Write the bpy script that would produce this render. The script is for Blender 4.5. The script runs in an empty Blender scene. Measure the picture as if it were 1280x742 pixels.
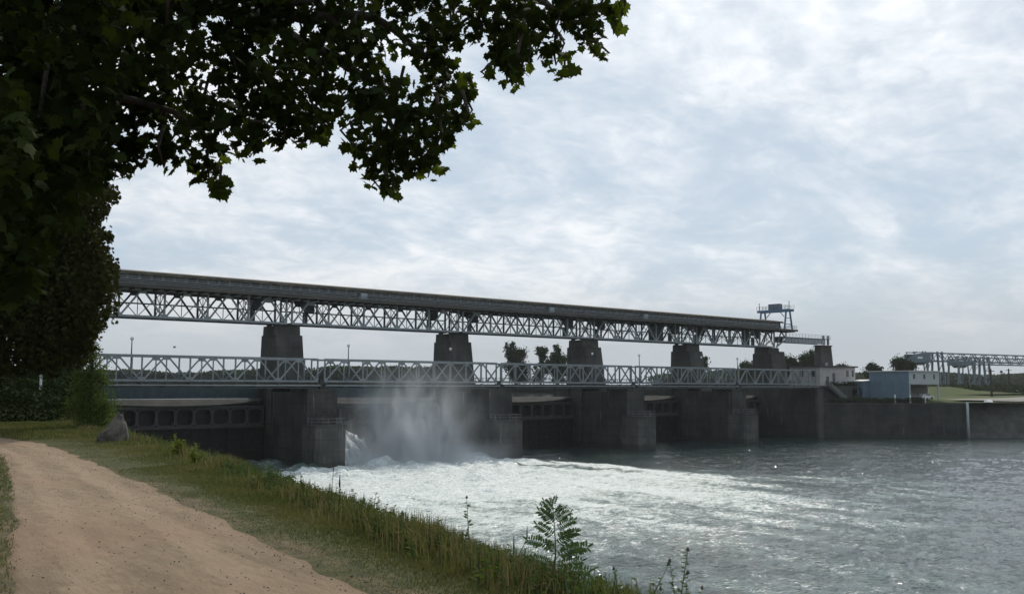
import bpy, math, random
import numpy as np
from mathutils import Vector, Matrix
R = math.radians
sc = bpy.context.scene
COL = sc.collection
random.seed(7)
rng = np.random.default_rng(11)

# ------------------------------------------------------------------ camera
F, YAW, PIT, ROL = 1137.631, R(51.081), R(5.49), R(0.219)
CAM = Vector((-32.045, -126.687, 12.917))
FW = Vector((math.cos(YAW)*math.cos(PIT), math.sin(YAW)*math.cos(PIT), math.sin(PIT)))
RT = Vector((math.sin(YAW), -math.cos(YAW), 0)); UP = RT.cross(FW)
RT2 = RT*math.cos(ROL) + UP*math.sin(ROL); UP2 = -RT*math.sin(ROL) + UP*math.cos(ROL)
cam = bpy.data.cameras.new('camera'); cam.lens = 36*F/1280; cam.sensor_width = 36
cam.clip_end = 20000; cam.clip_start = 0.1
co = bpy.data.objects.new('camera', cam); COL.objects.link(co)
co.matrix_world = Matrix(((RT2.x, UP2.x, -FW.x, CAM.x), (RT2.y, UP2.y, -FW.y, CAM.y), (RT2.z, UP2.z, -FW.z, CAM.z), (0, 0, 0, 1)))
sc.camera = co
def at(px, py, dep):                 # a point in the world seen at photo pixel (px, py), dep metres ahead
    d = FW*F + RT2*(px-640) - UP2*(py-371)
    return CAM + d*(dep/F)
def on_ground(px, py, z):
    d = FW*F + RT2*(px-640) - UP2*(py-371)
    return CAM + d*((z-CAM.z)/d.z)

# ------------------------------------------------------------------ light
SUN_AZ, SUN_EL = R(38.0), R(44.0)
SUN = Vector((math.cos(SUN_AZ)*math.cos(SUN_EL), math.sin(SUN_AZ)*math.cos(SUN_EL), math.sin(SUN_EL)))
sl = bpy.data.lights.new('sun', 'SUN'); sl.energy = 2.3; sl.angle = R(0.6); sl.color = (1.0, 0.93, 0.82)
so = bpy.data.objects.new('sun', sl); COL.objects.link(so); so.rotation_euler = (-SUN).to_track_quat('-Z', 'Y').to_euler()

W = bpy.data.worlds.new('World'); sc.world = W; W.use_nodes = True
def world():
    nt = W.node_tree; nt.nodes.clear(); n = nt.nodes; L = nt.links.new
    def m(op, a, b=None, c=None):
        q = n.new('ShaderNodeMath'); q.operation = op
        for i, v in enumerate((a, b, c)):
            if v is None: continue
            if isinstance(v, (int, float)): q.inputs[i].default_value = v
            else: L(v, q.inputs[i])
        return q.outputs[0]
    def mr(v, a, b, c=0.0, d=1.0):
        q = n.new('ShaderNodeMapRange'); q.interpolation_type = 'SMOOTHSTEP'; L(v, q.inputs[0])
        for i, x in enumerate((a, b, c, d)): q.inputs[i+1].default_value = x
        return q.outputs[0]
    def mix(f, a, b):
        q = n.new('ShaderNodeMix'); q.data_type = 'RGBA'
        if isinstance(f, (int, float)): q.inputs[0].default_value = f
        else: L(f, q.inputs[0])
        for i, v in ((6, a), (7, b)):
            if isinstance(v, tuple): q.inputs[i].default_value = (*v, 1)
            else: L(v, q.inputs[i])
        return q.outputs[2]
    tc = n.new('ShaderNodeTexCoord'); d = tc.outputs['Generated']
    sep = n.new('ShaderNodeSeparateXYZ'); L(d, sep.inputs[0]); z = sep.outputs[2]
    zz = m('MAXIMUM', z, 0.0)
    den = m('ADD', zz, 0.28)
    cx = m('DIVIDE', sep.outputs[0], den); cy = m('DIVIDE', sep.outputs[1], den)
    cb = n.new('ShaderNodeCombineXYZ'); L(cx, cb.inputs[0]); L(cy, cb.inputs[1])
    def noise(scale, det, rough, off, rot=0.0, sq=(1, 1, 1), dist=0.0):
        mp = n.new('ShaderNodeMapping'); L(cb.outputs[0], mp.inputs[0]); mp.inputs['Location'].default_value = off
        mp.inputs['Rotation'].default_value = (0, 0, rot); mp.inputs['Scale'].default_value = sq
        q = n.new('ShaderNodeTexNoise'); L(mp.outputs[0], q.inputs['Vector'])
        q.inputs['Scale'].default_value = scale; q.inputs['Detail'].default_value = det; q.inputs['Roughness'].default_value = rough
        q.inputs['Distortion'].default_value = dist
        return q.outputs[0]
    big = noise(0.62, 4, 0.55, (3.1, 1.7, 0), 0.6, (1, 1.3, 1))
    med = noise(2.4, 6, 0.6, (0.3, 5.2, 0), 0.4, (1, 1.25, 1), 0.4)
    puff = noise(15, 4, 0.55, (2.2, 0.4, 0), 0.9, (1, 1.1, 1), 0.6)
    dens = m('ADD', m('MULTIPLY', big, 0.95), m('ADD', m('MULTIPLY', med, 0.70), m('MULTIPLY', puff, 0.15)))
    cov = mr(dens, 0.70, 1.16)
    shade = m('ADD', m('MULTIPLY', med, 0.6), m('MULTIPLY', puff, 0.4))
    dot = n.new('ShaderNodeVectorMath'); dot.operation = 'DOT_PRODUCT'; L(d, dot.inputs[0]); dot.inputs[1].default_value = SUN
    glow = m('POWER', m('MAXIMUM', m('ADD', m('MULTIPLY', dot.outputs['Value'], 0.5), 0.5), 0.0), 6.0)
    sky = n.new('ShaderNodeTexSky'); sky.sky_type = 'NISHITA'; sky.sun_disc = False
    sky.sun_elevation = SUN_EL; sky.sun_rotation = R(90) - SUN_AZ; sky.air_density = 1.0; sky.dust_density = 2.5; sky.altitude = 250
    sv = n.new('ShaderNodeVectorMath'); sv.operation = 'SCALE'; L(sky.outputs[0], sv.inputs[0]); sv.inputs['Scale'].default_value = 0.055
    veil = mix(0.70, sv.outputs[0], (0.57, 0.71, 0.855))                       # thin veil over the blue
    cl = mix(mr(shade, 0.35, 0.62), (0.79, 0.81, 0.835), (0.97, 0.965, 0.96))    # cloud, grey in the thick, white at the lit fringe
    gs = n.new('ShaderNodeVectorMath'); gs.operation = 'SCALE'; L(cl, gs.inputs[0]); L(m('ADD', 0.84, m('MULTIPLY', glow, 0.60)), gs.inputs['Scale'])
    up = mix(m('MULTIPLY', cov, 0.86), veil, gs.outputs[0])
    hz = mix(mr(z, 0.0, 0.15), (0.50, 0.545, 0.585), up)
    gd = mix(mr(z, -0.02, 0.0), (0.09, 0.10, 0.09), hz)
    bg = n.new('ShaderNodeBackground'); L(gd, bg.inputs[0]); bg.inputs[1].default_value = 1.0
    out = n.new('ShaderNodeOutputWorld'); L(bg.outputs[0], out.inputs[0])
world()
sc.view_settings.view_transform = 'Standard'; sc.view_settings.look = 'None'; sc.view_settings.exposure = 0.0; sc.view_settings.gamma = 1.0
sc.cycles.volume_bounces = 1; sc.cycles.volume_step_rate = 2.0; sc.cycles.volume_max_steps = 128
sc.cycles.max_bounces = 6; sc.cycles.transparent_max_bounces = 8; sc.cycles.use_denoising = True
sc.cycles.caustics_reflective = False; sc.cycles.caustics_refractive = False

# ------------------------------------------------------------------ materials
class NB:
    def __init__(s, name, disp=False):
        s.m = bpy.data.materials.new(name); s.m.use_nodes = True; s.nt = s.m.node_tree; s.n = s.nt.nodes; s.n.clear(); s.L = s.nt.links.new
        s.geo = s.n.new('ShaderNodeNewGeometry'); s.pos = s.geo.outputs['Position']
    def val(s, sock, v):
        if isinstance(v, (int, float)): sock.default_value = v
        elif isinstance(v, tuple): sock.default_value = (*v, 1) if len(v) == 3 and sock.type == 'RGBA' else v
        else: s.L(v, sock)
    def noise(s, scale, det=4, rough=0.55, sq=None, off=(0, 0, 0), dist=0, rot=0, vec=None):
        v = vec or s.pos
        mp = s.n.new('ShaderNodeMapping'); s.L(v, mp.inputs[0]); mp.inputs['Location'].default_value = off
        mp.inputs['Rotation'].default_value = (0, 0, rot)
        if sq: mp.inputs['Scale'].default_value = sq
        q = s.n.new('ShaderNodeTexNoise'); s.L(mp.outputs[0], q.inputs['Vector'])
        for k, x in (('Scale', scale), ('Detail', det), ('Roughness', rough), ('Distortion', dist)): q.inputs[k].default_value = x
        return q.outputs[0]
    def math(s, op, a, b=None, c=None):
        q = s.n.new('ShaderNodeMath'); q.operation = op
        for i, v in enumerate((a, b, c)):
            if v is not None: s.val(q.inputs[i], v)
        return q.outputs[0]
    def mr(s, v, a, b, c=0.0, d=1.0):
        q = s.n.new('ShaderNodeMapRange'); q.interpolation_type = 'SMOOTHSTEP'; s.L(v, q.inputs[0])
        for i, x in enumerate((a, b, c, d)): q.inputs[i+1].default_value = x
        return q.outputs[0]
    def mix(s, f, a, b):
        q = s.n.new('ShaderNodeMix'); q.data_type = 'RGBA'; s.val(q.inputs[0], f); s.val(q.inputs[6], a); s.val(q.inputs[7], b); return q.outputs[2]
    def xyz(s, i):
        q = s.n.new('ShaderNodeSeparateXYZ'); s.L(s.pos, q.inputs[0]); return q.outputs[i]
    def attr(s, name):
        q = s.n.new('ShaderNodeAttribute'); q.attribute_name = name; return q.outputs['Fac']
    def bump(s, h, strength=0.3, dist=0.05, nrm=None):
        q = s.n.new('ShaderNodeBump'); s.val(q.inputs['Height'], h); q.inputs['Strength'].default_value = strength; q.inputs['Distance'].default_value = dist
        if nrm: s.L(nrm, q.inputs['Normal'])
        return q.outputs[0]
    def bsdf(s, color, rough=0.7, metal=0.0, normal=None, spec=0.5, trans=None, ior=None):
        b = s.n.new('ShaderNodeBsdfPrincipled'); s.val(b.inputs['Base Color'], color); s.val(b.inputs['Roughness'], rough); s.val(b.inputs['Metallic'], metal)
        b.inputs['Specular IOR Level'].default_value = spec
        if ior: b.inputs['IOR'].default_value = ior
        if normal is not None: s.L(normal, b.inputs['Normal'])
        o = b.outputs[0]
        if trans:
            t = s.n.new('ShaderNodeBsdfTranslucent'); s.val(t.inputs[0], trans[1]); mx = s.n.new('ShaderNodeMixShader'); mx.inputs[0].default_value = trans[0]
            s.L(o, mx.inputs[1]); s.L(t.outputs[0], mx.inputs[2]); o = mx.outputs[0]
        out = s.n.new('ShaderNodeOutputMaterial'); s.L(o, out.inputs['Surface']); return s.m

def m_concrete(name, dark, light, stain=0.5, algae=True):
    b = NB(name)
    big = b.noise(0.22, 5, 0.6); st = b.noise(1.0, 5, 0.6, (1.0, 1.0, 0.10)); fine = b.noise(5, 4, 0.6)
    c = b.mix(b.mr(b.math('ADD', b.math('MULTIPLY', big, 0.74), b.math('MULTIPLY', st, 0.26)), 0.36, 0.66), dark, light)
    zz = b.math('ADD', b.xyz(2), b.math('MULTIPLY', b.noise(.6, 2), .25)); ln = b.math('ABSOLUTE', b.math('SUBTRACT', b.math('FRACT', b.math('MULTIPLY', zz, .55)), .5))
    c = b.mix(b.math('MULTIPLY', b.mr(ln, .05, .0), .55), c, tuple(x*.5 for x in dark)); c = b.mix(b.math('MULTIPLY', b.mr(b.noise(.8, 4, .6, (1, 1, .15), (3, 8, 2)), .6, .75), .35), c, (.10, .065, .04))
    wh = b.mr(b.noise(1.5, 4, 0.65, (1.0, 1.0, 0.07), (9, 3, 1)), 0.60, 0.74)
    patch = b.mr(b.noise(0.12, 3, 0.5, None, (4, 4, 7)), 0.40, 0.56)
    c = b.mix(b.math('MULTIPLY', b.math('MULTIPLY', wh, patch), stain), c, (0.30, 0.29, 0.27))
    c = b.mix(b.math('MULTIPLY', b.mr(fine, 0.45, 0.75), 0.22), c, tuple(x*0.55 for x in dark))
    if algae:
        z = b.xyz(2); w = b.mr(b.math('ADD', z, b.math('MULTIPLY', st, 1.6)), 2.4, 0.9)
        c = b.mix(b.math('MULTIPLY', w, 0.75), c, (0.035, 0.04, 0.03))
    return b.bsdf(c, 0.88, normal=b.bump(b.math('ADD', fine, st), 0.35, 0.06), spec=0.25)
def m_steel(name, col, rust=0.25, rough=0.5):
    b = NB(name)
    n1 = b.noise(0.9, 5, 0.65); n2 = b.noise(6, 3, 0.6, (1, 1, 0.3))
    c = b.mix(b.mr(n1, 0.35, 0.65), tuple(x*0.82 for x in col), tuple(min(1, x*1.1) for x in col))
    c = b.mix(b.math('MULTIPLY', b.mr(b.math('ADD', b.math('MULTIPLY', n1, 0.5), b.math('MULTIPLY', n2, 0.5)), 0.52, 0.68), rust), c, (0.13, 0.075, 0.045))
    return b.bsdf(c, rough, 0.0, spec=0.4)
def m_plain(name, col, rough=0.7, var=0.15, scale=1.5, metal=0, spec=0.4, bump=0.0):
    b = NB(name); n1 = b.noise(scale, 5, 0.6)
    c = b.mix(b.mr(n1, 0.3, 0.7), tuple(x*(1-var) for x in col), tuple(min(1, x*(1+var)) for x in col))
    return b.bsdf(c, rough, metal, spec=spec, normal=b.bump(b.noise(scale*8, 3), bump, 0.03) if bump else None)
M = {}
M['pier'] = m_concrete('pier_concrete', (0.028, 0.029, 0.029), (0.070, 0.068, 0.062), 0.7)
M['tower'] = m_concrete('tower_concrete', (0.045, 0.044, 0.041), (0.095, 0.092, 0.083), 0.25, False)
M['wall'] = m_concrete('quay_concrete', (0.027, 0.029, 0.028), (0.066, 0.064, 0.058), 0.5)
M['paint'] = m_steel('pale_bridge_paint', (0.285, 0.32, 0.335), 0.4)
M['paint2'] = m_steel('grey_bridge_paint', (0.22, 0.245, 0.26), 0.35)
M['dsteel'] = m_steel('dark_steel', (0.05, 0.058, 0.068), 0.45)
M['deck'] = m_steel('deck_steel', (0.055, 0.056, 0.053), 0.6, 0.8)
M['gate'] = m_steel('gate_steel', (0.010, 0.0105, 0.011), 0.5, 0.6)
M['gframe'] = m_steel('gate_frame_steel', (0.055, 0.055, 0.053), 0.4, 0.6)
M['crest'] = m_concrete('crest_plate', (0.05, 0.05, 0.047), (0.09, 0.088, 0.082), 0.2, False)
M['blue'] = m_plain('blue_crane_paint', (0.09, 0.16, 0.26), 0.5, 0.15)
M['cranegrey'] = m_steel('crane_grey_blue', (0.11, 0.15, 0.185), 0.2)
M['teal'] = m_steel('teal_girder_paint', (0.045, 0.075, 0.09), 0.35)
M['white'] = m_plain('white_paint', (0.72, 0.72, 0.70), 0.5, 0.06)
M['greypost'] = m_plain('grey_post', (0.35, 0.38, 0.37), 0.6, 0.1)
M['railgrey'] = m_plain('weathered_rail', (0.15, 0.155, 0.15), 0.7, 0.2)
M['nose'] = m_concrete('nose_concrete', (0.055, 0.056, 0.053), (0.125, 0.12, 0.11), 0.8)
M['lowpaint'] = m_steel('dull_bridge_paint', (0.205, 0.23, 0.24), 0.45)
M['rubber'] = m_plain('black_rubber', (0.02, 0.02, 0.02), 0.7, 0.1)
def m_roof():
    b = NB('mossy_roof'); n1 = b.noise(0.5, 5, 0.6); n2 = b.noise(2.5, 4, 0.6)
    c = b.mix(b.mr(n1, 0.35, 0.65), (0.06, 0.052, 0.04), (0.12, 0.105, 0.08)); c = b.mix(b.math('MULTIPLY', b.mr(n2, 0.52, 0.66), 0.6), c, (0.075, 0.08, 0.04))
    return b.bsdf(c, 0.85)
M['roof'] = m_roof()
def m_plank(name, c1, c2, sx):
    b = NB(name); n1 = b.noise(1.2, 4, 0.6, sx); n2 = b.noise(7, 4, 0.6)
    return b.bsdf(b.mix(b.mr(n1, 0.35, 0.65), c1, c2), 0.8, normal=b.bump(n2, 0.2, 0.03))
M['plank'] = m_plank('weathered_planks', (0.04, 0.038, 0.033), (0.085, 0.08, 0.068), (0.2, 1, 3))
def m_glass():
    b = NB('dark_window_glass'); n1 = b.noise(0.35, 3, 0.6)
    return b.bsdf(b.mix(b.mr(n1, 0.4, 0.6), (0.02, 0.03, 0.035), (0.06, 0.075, 0.085)), 0.12, spec=0.6)
M['glass'] = m_glass()
M['housewall'] = m_plain('pale_render', (0.42, 0.39, 0.385), 0.85, 0.1, 0.8)
M['houseroof'] = m_plain('flat_roof', (0.07, 0.065, 0.065), 0.8, 0.15)
M['blueclad'] = m_plain('blue_cladding', (0.135, 0.195, 0.25), 0.6, 0.10, 0.4)
M['whiteclad'] = m_plain('white_cladding', (0.42, 0.44, 0.43), 0.6, 0.05, 0.5)
M['palemetal'] = m_plain('pale_roof_metal', (0.55, 0.55, 0.52), 0.5, 0.06)
M['darkdoor'] = m_plain('dark_door', (0.06, 0.075, 0.09), 0.5, 0.1)
M['olive'] = m_plain('olive_shutter', (0.10, 0.105, 0.085), 0.7, 0.15)
M['carw'] = m_plain('white_car_paint', (0.62, 0.63, 0.63), 0.25, 0.03, 1, spec=0.6)
M['card'] = m_plain('dark_car_paint', (0.05, 0.055, 0.065), 0.25, 0.05, 1, spec=0.6)
M['bark'] = m_plain('bark', (0.055, 0.045, 0.035), 0.9, 0.35, 6, bump=0.6)
M['rock'] = m_plain('boulder_stone', (0.105, 0.092, 0.078), 0.9, 0.5, 4.5, bump=0.8)
M['riprap'] = m_plain('riprap_stone', (0.06, 0.06, 0.053), 0.9, 0.3, 0.5, bump=0.6)
def m_leaf(name, c1, c2, tr=0.18, tc=(0.10, 0.16, 0.02), rough=0.75, scale=1.7, spec=0.03):
    b = NB(name); a = b.attr('tint')
    n1 = b.math('ADD', b.math('MULTIPLY', b.noise(scale, 3, 0.6), 0.5), b.math('MULTIPLY', a, 0.5))
    return b.bsdf(b.mix(b.mr(n1, 0.25, 0.75), c1, c2), rough, spec=spec, trans=(tr, tc))
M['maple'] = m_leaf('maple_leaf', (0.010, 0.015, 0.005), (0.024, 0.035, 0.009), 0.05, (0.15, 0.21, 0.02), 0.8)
M['maplelit'] = m_leaf('backlit_fringe_leaf', (0.012, 0.019, 0.005), (0.030, 0.044, 0.010), 0.22, (0.19, 0.26, 0.02), 0.75)  # lit copy of the maple leaf: backlight put into colour and translucency
M['maple2'] = m_leaf('bronze_leaf', (0.019, 0.022, 0.008), (0.040, 0.042, 0.014), 0.08, (0.11, 0.12, 0.015), 0.75)
M['far_leaf'] = m_leaf('far_leaf', (0.022, 0.034, 0.016), (0.046, 0.062, 0.025), 0.1, (0.06, 0.09, 0.02))
M['shrub'] = m_leaf('willow_leaf', (0.07, 0.10, 0.03), (0.13, 0.17, 0.05), 0.25, (0.12, 0.18, 0.03))
M['herb'] = m_leaf('herb_leaf', (0.045, 0.08, 0.025), (0.09, 0.13, 0.035), 0.22, (0.12, 0.18, 0.03))
M['yellow'] = m_leaf('yellow_green_leaf', (0.13, 0.16, 0.03), (0.20, 0.21, 0.05), 0.25, (0.2, 0.24, 0.03))
M['robinia'] = m_leaf('pinnate_leaf', (0.045, 0.085, 0.04), (0.07, 0.12, 0.05), 0.2, (0.10, 0.17, 0.04))
M['grass'] = m_leaf('grass_blade', (0.07, 0.105, 0.028), (0.24, 0.20, 0.085), 0.25, (0.14, 0.15, 0.04), 0.8, 0.6, 0.03)
M['straw'] = m_leaf('dry_straw', (0.20, 0.14, 0.075), (0.32, 0.24, 0.13), 0.25, (0.2, 0.15, 0.07), 0.8, 0.6, 0.03)
M['ivy'] = m_leaf('ivy_leaf', (0.010, 0.020, 0.006), (0.024, 0.040, 0.012), 0.06, (0.06, 0.1, 0.02))
M['deadstalk'] = m_plain('dead_stalk', (0.045, 0.035, 0.028), 0.9, 0.2)
M['stem'] = m_plain('green_stem', (0.07, 0.09, 0.035), 0.8, 0.2)
def m_ground():
    b = NB('bank_soil_and_turf'); n1 = b.noise(0.7, 6, 0.6); n2 = b.noise(5, 5, 0.65); n3 = b.noise(30, 3, 0.6)
    dirt = b.mix(b.mr(n2, 0.35, 0.65), (0.095, 0.073, 0.044), (0.175, 0.13, 0.08))
    turf = b.mix(b.mr(n2, 0.3, 0.7), (0.038, 0.050, 0.017), (0.085, 0.082, 0.033))
    g = b.attr('turf')
    c = b.mix(b.mr(b.math('ADD', b.math('MULTIPLY', n1, 0.7), b.math('MULTIPLY', g, 0.65)), 0.56, 0.86), dirt, turf)
    return b.bsdf(c, 0.95, normal=b.bump(b.math('ADD', n2, n3), 0.6, 0.04), spec=0.2)
M['ground'] = m_ground()
def m_path():
    b = NB('trodden_sand'); ed = b.attr('edge'); al = b.noise(1.1, 5, 0.6, (2.6, 0.35, 1), rot=-0.08); n2 = b.noise(9, 5, 0.7, (1.6, 0.5, 1)); n3 = b.noise(55, 4, 0.7); n4 = b.noise(0.35, 3, 0.5)
    c = b.mix(b.mr(b.math('ADD', b.math('MULTIPLY', al, 0.6), b.math('MULTIPLY', n2, 0.4)), 0.36, 0.64), (0.19, 0.140, 0.092), (0.30, 0.222, 0.149))
    c = b.mix(b.math('MULTIPLY', b.mr(b.math('ADD', b.attr('lane'), b.math('MULTIPLY', b.math('SUBTRACT', n2, .5), 1.5)), .25, .9), .4), c, (0.37, 0.275, 0.19)); c = b.mix(b.math('MULTIPLY', b.mr(al, .55, .72), .45), c, (0.16, 0.115, 0.075))
    c = b.mix(b.math('MULTIPLY', b.mr(n4, 0.45, 0.65), 0.35), c, (0.29, 0.19, 0.125))
    c = b.mix(b.math('MULTIPLY', b.mr(b.math('ADD', ed, b.math('MULTIPLY', b.math('SUBTRACT', n2, .5), 1.6)), 0.3, 0.85), 0.85), c, b.mix(b.mr(n2, .35, .65), (0.115, 0.082, 0.05), (0.22, 0.155, 0.10)))
    c = b.mix(b.math('MULTIPLY', b.mr(n3, 0.56, 0.68), 0.55), c, (0.14, 0.10, 0.07))
    c = b.mix(b.math('MULTIPLY', b.mr(n3, 0.40, 0.30), 0.35), c, (0.42, 0.32, 0.225))
    return b.bsdf(c, 0.95, normal=b.bump(b.math('ADD', n2, b.math('MULTIPLY', n3, 0.6)), 0.7, 0.03), spec=0.15)
M['path'] = m_path()
def m_field(name, c1, c2):
    b = NB(name); n1 = b.noise(0.05, 5, 0.6); n2 = b.noise(0.8, 4, 0.6)
    return b.bsdf(b.mix(b.mr(b.math('ADD', b.math('MULTIPLY', n1, 0.6), b.math('MULTIPLY', n2, 0.4)), 0.35, 0.65), c1, c2), 0.95, spec=0.1)
M['field'] = m_field('far_grass', (0.045, 0.068, 0.021), (0.085, 0.097, 0.033))
M['bed'] = m_field('river_bed', (0.05, 0.055, 0.05), (0.07, 0.07, 0.06))
M['gravel'] = m_field('gravel_road', (0.2, 0.185, 0.165), (0.3, 0.28, 0.25))
def m_water(name, foam_glint=True):
    b = NB(name)
    r1 = b.noise(0.35, 5, 0.62, (1.0, 1.35, 1), dist=0.6); r2 = b.noise(1.3, 3, 0.6, (1, 1.2, 1), (3, 3, 3), 0.7); r3 = b.noise(7, 3, 0.6)
    hgt = b.math('ADD', b.math('MULTIPLY', r1, 0.6), b.math('ADD', b.math('MULTIPLY', r2, 0.55), b.math('MULTIPLY', r3, 0.05)))
    nrm = b.bump(hgt, 0.38 if foam_glint else 0.03, 0.5 if foam_glint else 0.05)
    if foam_glint:
        bn = b.n.new('ShaderNodeMath'); bn.operation = 'MULTIPLY_ADD'; b.L(b.attr('foam_glint'), bn.inputs[0]); bn.inputs[1].default_value = .6; bn.inputs[2].default_value = .50; b.L(bn.outputs[0], nrm.node.inputs['Strength'])
    if not foam_glint:
        return b.bsdf((0.02, 0.035, 0.035), 0.08, normal=nrm, spec=0.5)
    fa = b.attr('foam_glint')
    f1 = b.noise(0.42, 9, 0.70, (1.0, 1.5, 1), dist=1.5); f2 = b.noise(2.6, 6, 0.7, (1.0, 1.3, 1), (5, 1, 2), 1.0)
    f3 = b.noise(8.5, 4, 0.7, (1.0, 1.2, 1), (1, 8, 2), 0.6)  # finest specks, glitter put into the foam colour
    fn = b.math('ADD', b.math('MULTIPLY', f1, 0.50), b.math('ADD', b.math('MULTIPLY', f2, 0.32), b.math('MULTIPLY', f3, 0.18)))
    th = b.math('SUBTRACT', 0.80, b.math('MULTIPLY', fa, 0.40))
    k = b.n.new('ShaderNodeMapRange'); k.interpolation_type = 'SMOOTHSTEP'; b.L(b.math('SUBTRACT', fn, th), k.inputs[0])
    for i, x in enumerate((-0.10, 0.16, 0.0, 1.0)): k.inputs[i+1].default_value = x
    k = k.outputs[0]
    milky = b.mix(b.math('MULTIPLY', b.mr(fa, .2, .95), 0.95), (0.022, 0.037, 0.035), (0.21, 0.29, 0.26))
    col = b.mix(k, milky, b.mix(b.mr(b.math('ADD', b.math('MULTIPLY', f2, .6), b.math('MULTIPLY', f3, .4)), .40, .60), (0.46, 0.51, 0.49), (0.88, 0.89, 0.88)))
    return b.bsdf(col, b.math('ADD', 0.04, b.math('MULTIPLY', k, 0.7)), normal=nrm, spec=0.5, ior=1.33)
M['water'] = m_water('river_water'); M['still'] = m_water('headwater', False)
def m_jet():
    b = NB('white_water'); n1 = b.noise(1.2, 6, 0.7, (1, 0.4, 0.4)); 
    return b.bsdf(b.mix(b.mr(n1, 0.35, 0.6), (0.45, 0.52, 0.53), (0.82, 0.84, 0.84)), 0.6, normal=b.bump(n1, 1.0, 0.4))
M['jet'] = m_jet()

# ------------------------------------------------------------------ mesh helpers
class MB:
    def __init__(s): s.v = []; s.f = []
    def add(s, vs, fs):
        o = len(s.v); s.v += [tuple(p) for p in vs]; s.f += [tuple(i+o for i in f) for f in fs]; return s
    def box(s, x0, x1, y0, y1, z0, z1):
        return s.add([(x0, y0, z0), (x1, y0, z0), (x1, y1, z0), (x0, y1, z0), (x0, y0, z1), (x1, y0, z1), (x1, y1, z1), (x0, y1, z1)],
                     [(3, 2, 1, 0), (4, 5, 6, 7), (0, 1, 5, 4), (1, 2, 6, 5), (2, 3, 7, 6), (3, 0, 4, 7)])
    def prism(s, bot, top):
        n = len(bot)
        return s.add(list(bot)+list(top), [tuple(range(n-1, -1, -1)), tuple(range(n, 2*n))] + [(i, (i+1) % n, n+(i+1) % n, n+i) for i in range(n)])
    def ext(s, poly, axis, a, b):          # extrude a 2-D outline along an axis
        def p(u, w, t): return {0: (t, u, w), 1: (u, t, w), 2: (u, w, t)}[axis]
        return s.prism([p(u, w, a) for u, w in poly], [p(u, w, b) for u, w in poly])
    def bar(s, p, q, w, h=None, ref=(0, 1, 0)):
        p, q = Vector(p), Vector(q); h = h or w; d = (q-p).normalized(); r = Vector(ref)
        if abs(d.dot(r)) > 0.98: r = Vector((1, 0, 0))
        a = d.cross(r).normalized(); b = a.cross(d).normalized()   # a: in-plane width, b: along ref
        c = [a*(w/2)+b*(h/2), -a*(w/2)+b*(h/2), -a*(w/2)-b*(h/2), a*(w/2)-b*(h/2)]
        return s.prism([p+x for x in c], [q+x for x in c])
    def tube(s, pts, rad, n=8):
        pts = [Vector(p) for p in pts]; rings = []; k = len(pts)
        for i, p in enumerate(pts):
            d = (pts[min(i+1, k-1)]-pts[max(i-1, 0)]).normalized(); r = Vector((0, 0, 1)) if abs(d.z) < 0.9 else Vector((1, 0, 0))
            a = d.cross(r).normalized(); b = d.cross(a); rr = rad[i] if isinstance(rad, (list, tuple)) else rad
            rings.append([p+a*(rr*math.cos(2*math.pi*j/n))+b*(rr*math.sin(2*math.pi*j/n)) for j in range(n)])
        vs = [x for r in rings for x in r]; fs = [(i*n+j, i*n+(j+1) % n, (i+1)*n+(j+1) % n, (i+1)*n+j) for i in range(k-1) for j in range(n)]
        fs += [tuple(range(n-1, -1, -1)), tuple(range((k-1)*n, k*n))]
        return s.add(vs, fs)
    def build(s, name, mat, parent=None, smooth=False, loc=None):
        off = wloc(parent) if parent is not None else Vector(loc or (0, 0, 0))
        me = bpy.data.meshes.new(name); me.from_pydata([(x-off.x, y-off.y, z-off.z) for x, y, z in s.v], [], s.f)
        me.materials.append(mat); me.validate()
        if smooth: me.polygons.foreach_set('use_smooth', [True]*len(me.polygons))
        o = bpy.data.objects.new(name, me); COL.objects.link(o)
        if parent is not None: o.parent = parent
        elif loc: o.location = loc
        return o
WL = {}
def wloc(o):
    v = Vector(o.location)
    while o.parent: o = o.parent; v = v+o.location
    return v
def box(x0, x1, y0, y1, z0, z1): return MB().box(x0, x1, y0, y1, z0, z1)
def bar(p, q, w, h=None, ref=(0, 1, 0)): return MB().bar(p, q, w, h, ref)
def thing(name, label, cat, loc, group=None):
    o = bpy.data.objects.new(name, None); o.empty_display_size = 0.5; COL.objects.link(o); o.location = loc; return tag(o, label, cat, group)
def tag(o, label, cat, group=None):
    o['label'] = label; o['category'] = cat
    if group: o['group'] = group
    return o
def struct(o): o['kind'] = 'structure'; return o
def stuff(o): o['kind'] = 'stuff'; return o
def copy_tree(o, loc, label, parent=None):
    c = o.copy(); COL.objects.link(c)
    if parent is not None: c.parent = parent
    else: c.location = loc; c['label'] = label
    for ch in list(o.children): copy_tree(ch, None, None, c)
    return c
def vnoise(x, y, seed=0):
    rs = np.random.default_rng(seed); T = rs.random((256, 256))
    xi = np.floor(x).astype(int); yi = np.floor(y).astype(int); fx = x-xi; fy = y-yi
    fx = fx*fx*(3-2*fx); fy = fy*fy*(3-2*fy); a = xi & 255; b = yi & 255; a1 = (a+1) & 255; b1 = (b+1) & 255
    return (T[a, b]*(1-fx)+T[a1, b]*fx)*(1-fy)+(T[a, b1]*(1-fx)+T[a1, b1]*fx)*fy
def fbm(x, y, oct=4, seed=0):
    s = 0; a = 0.5
    for i in range(oct): s = s+a*vnoise(x, y, seed+i); x = x*2.03+7.1; y = y*2.03+3.3; a *= 0.5
    return s
def sstep(a, b, x): t = np.clip((x-a)/(b-a), 0, 1); return t*t*(3-2*t)
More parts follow.
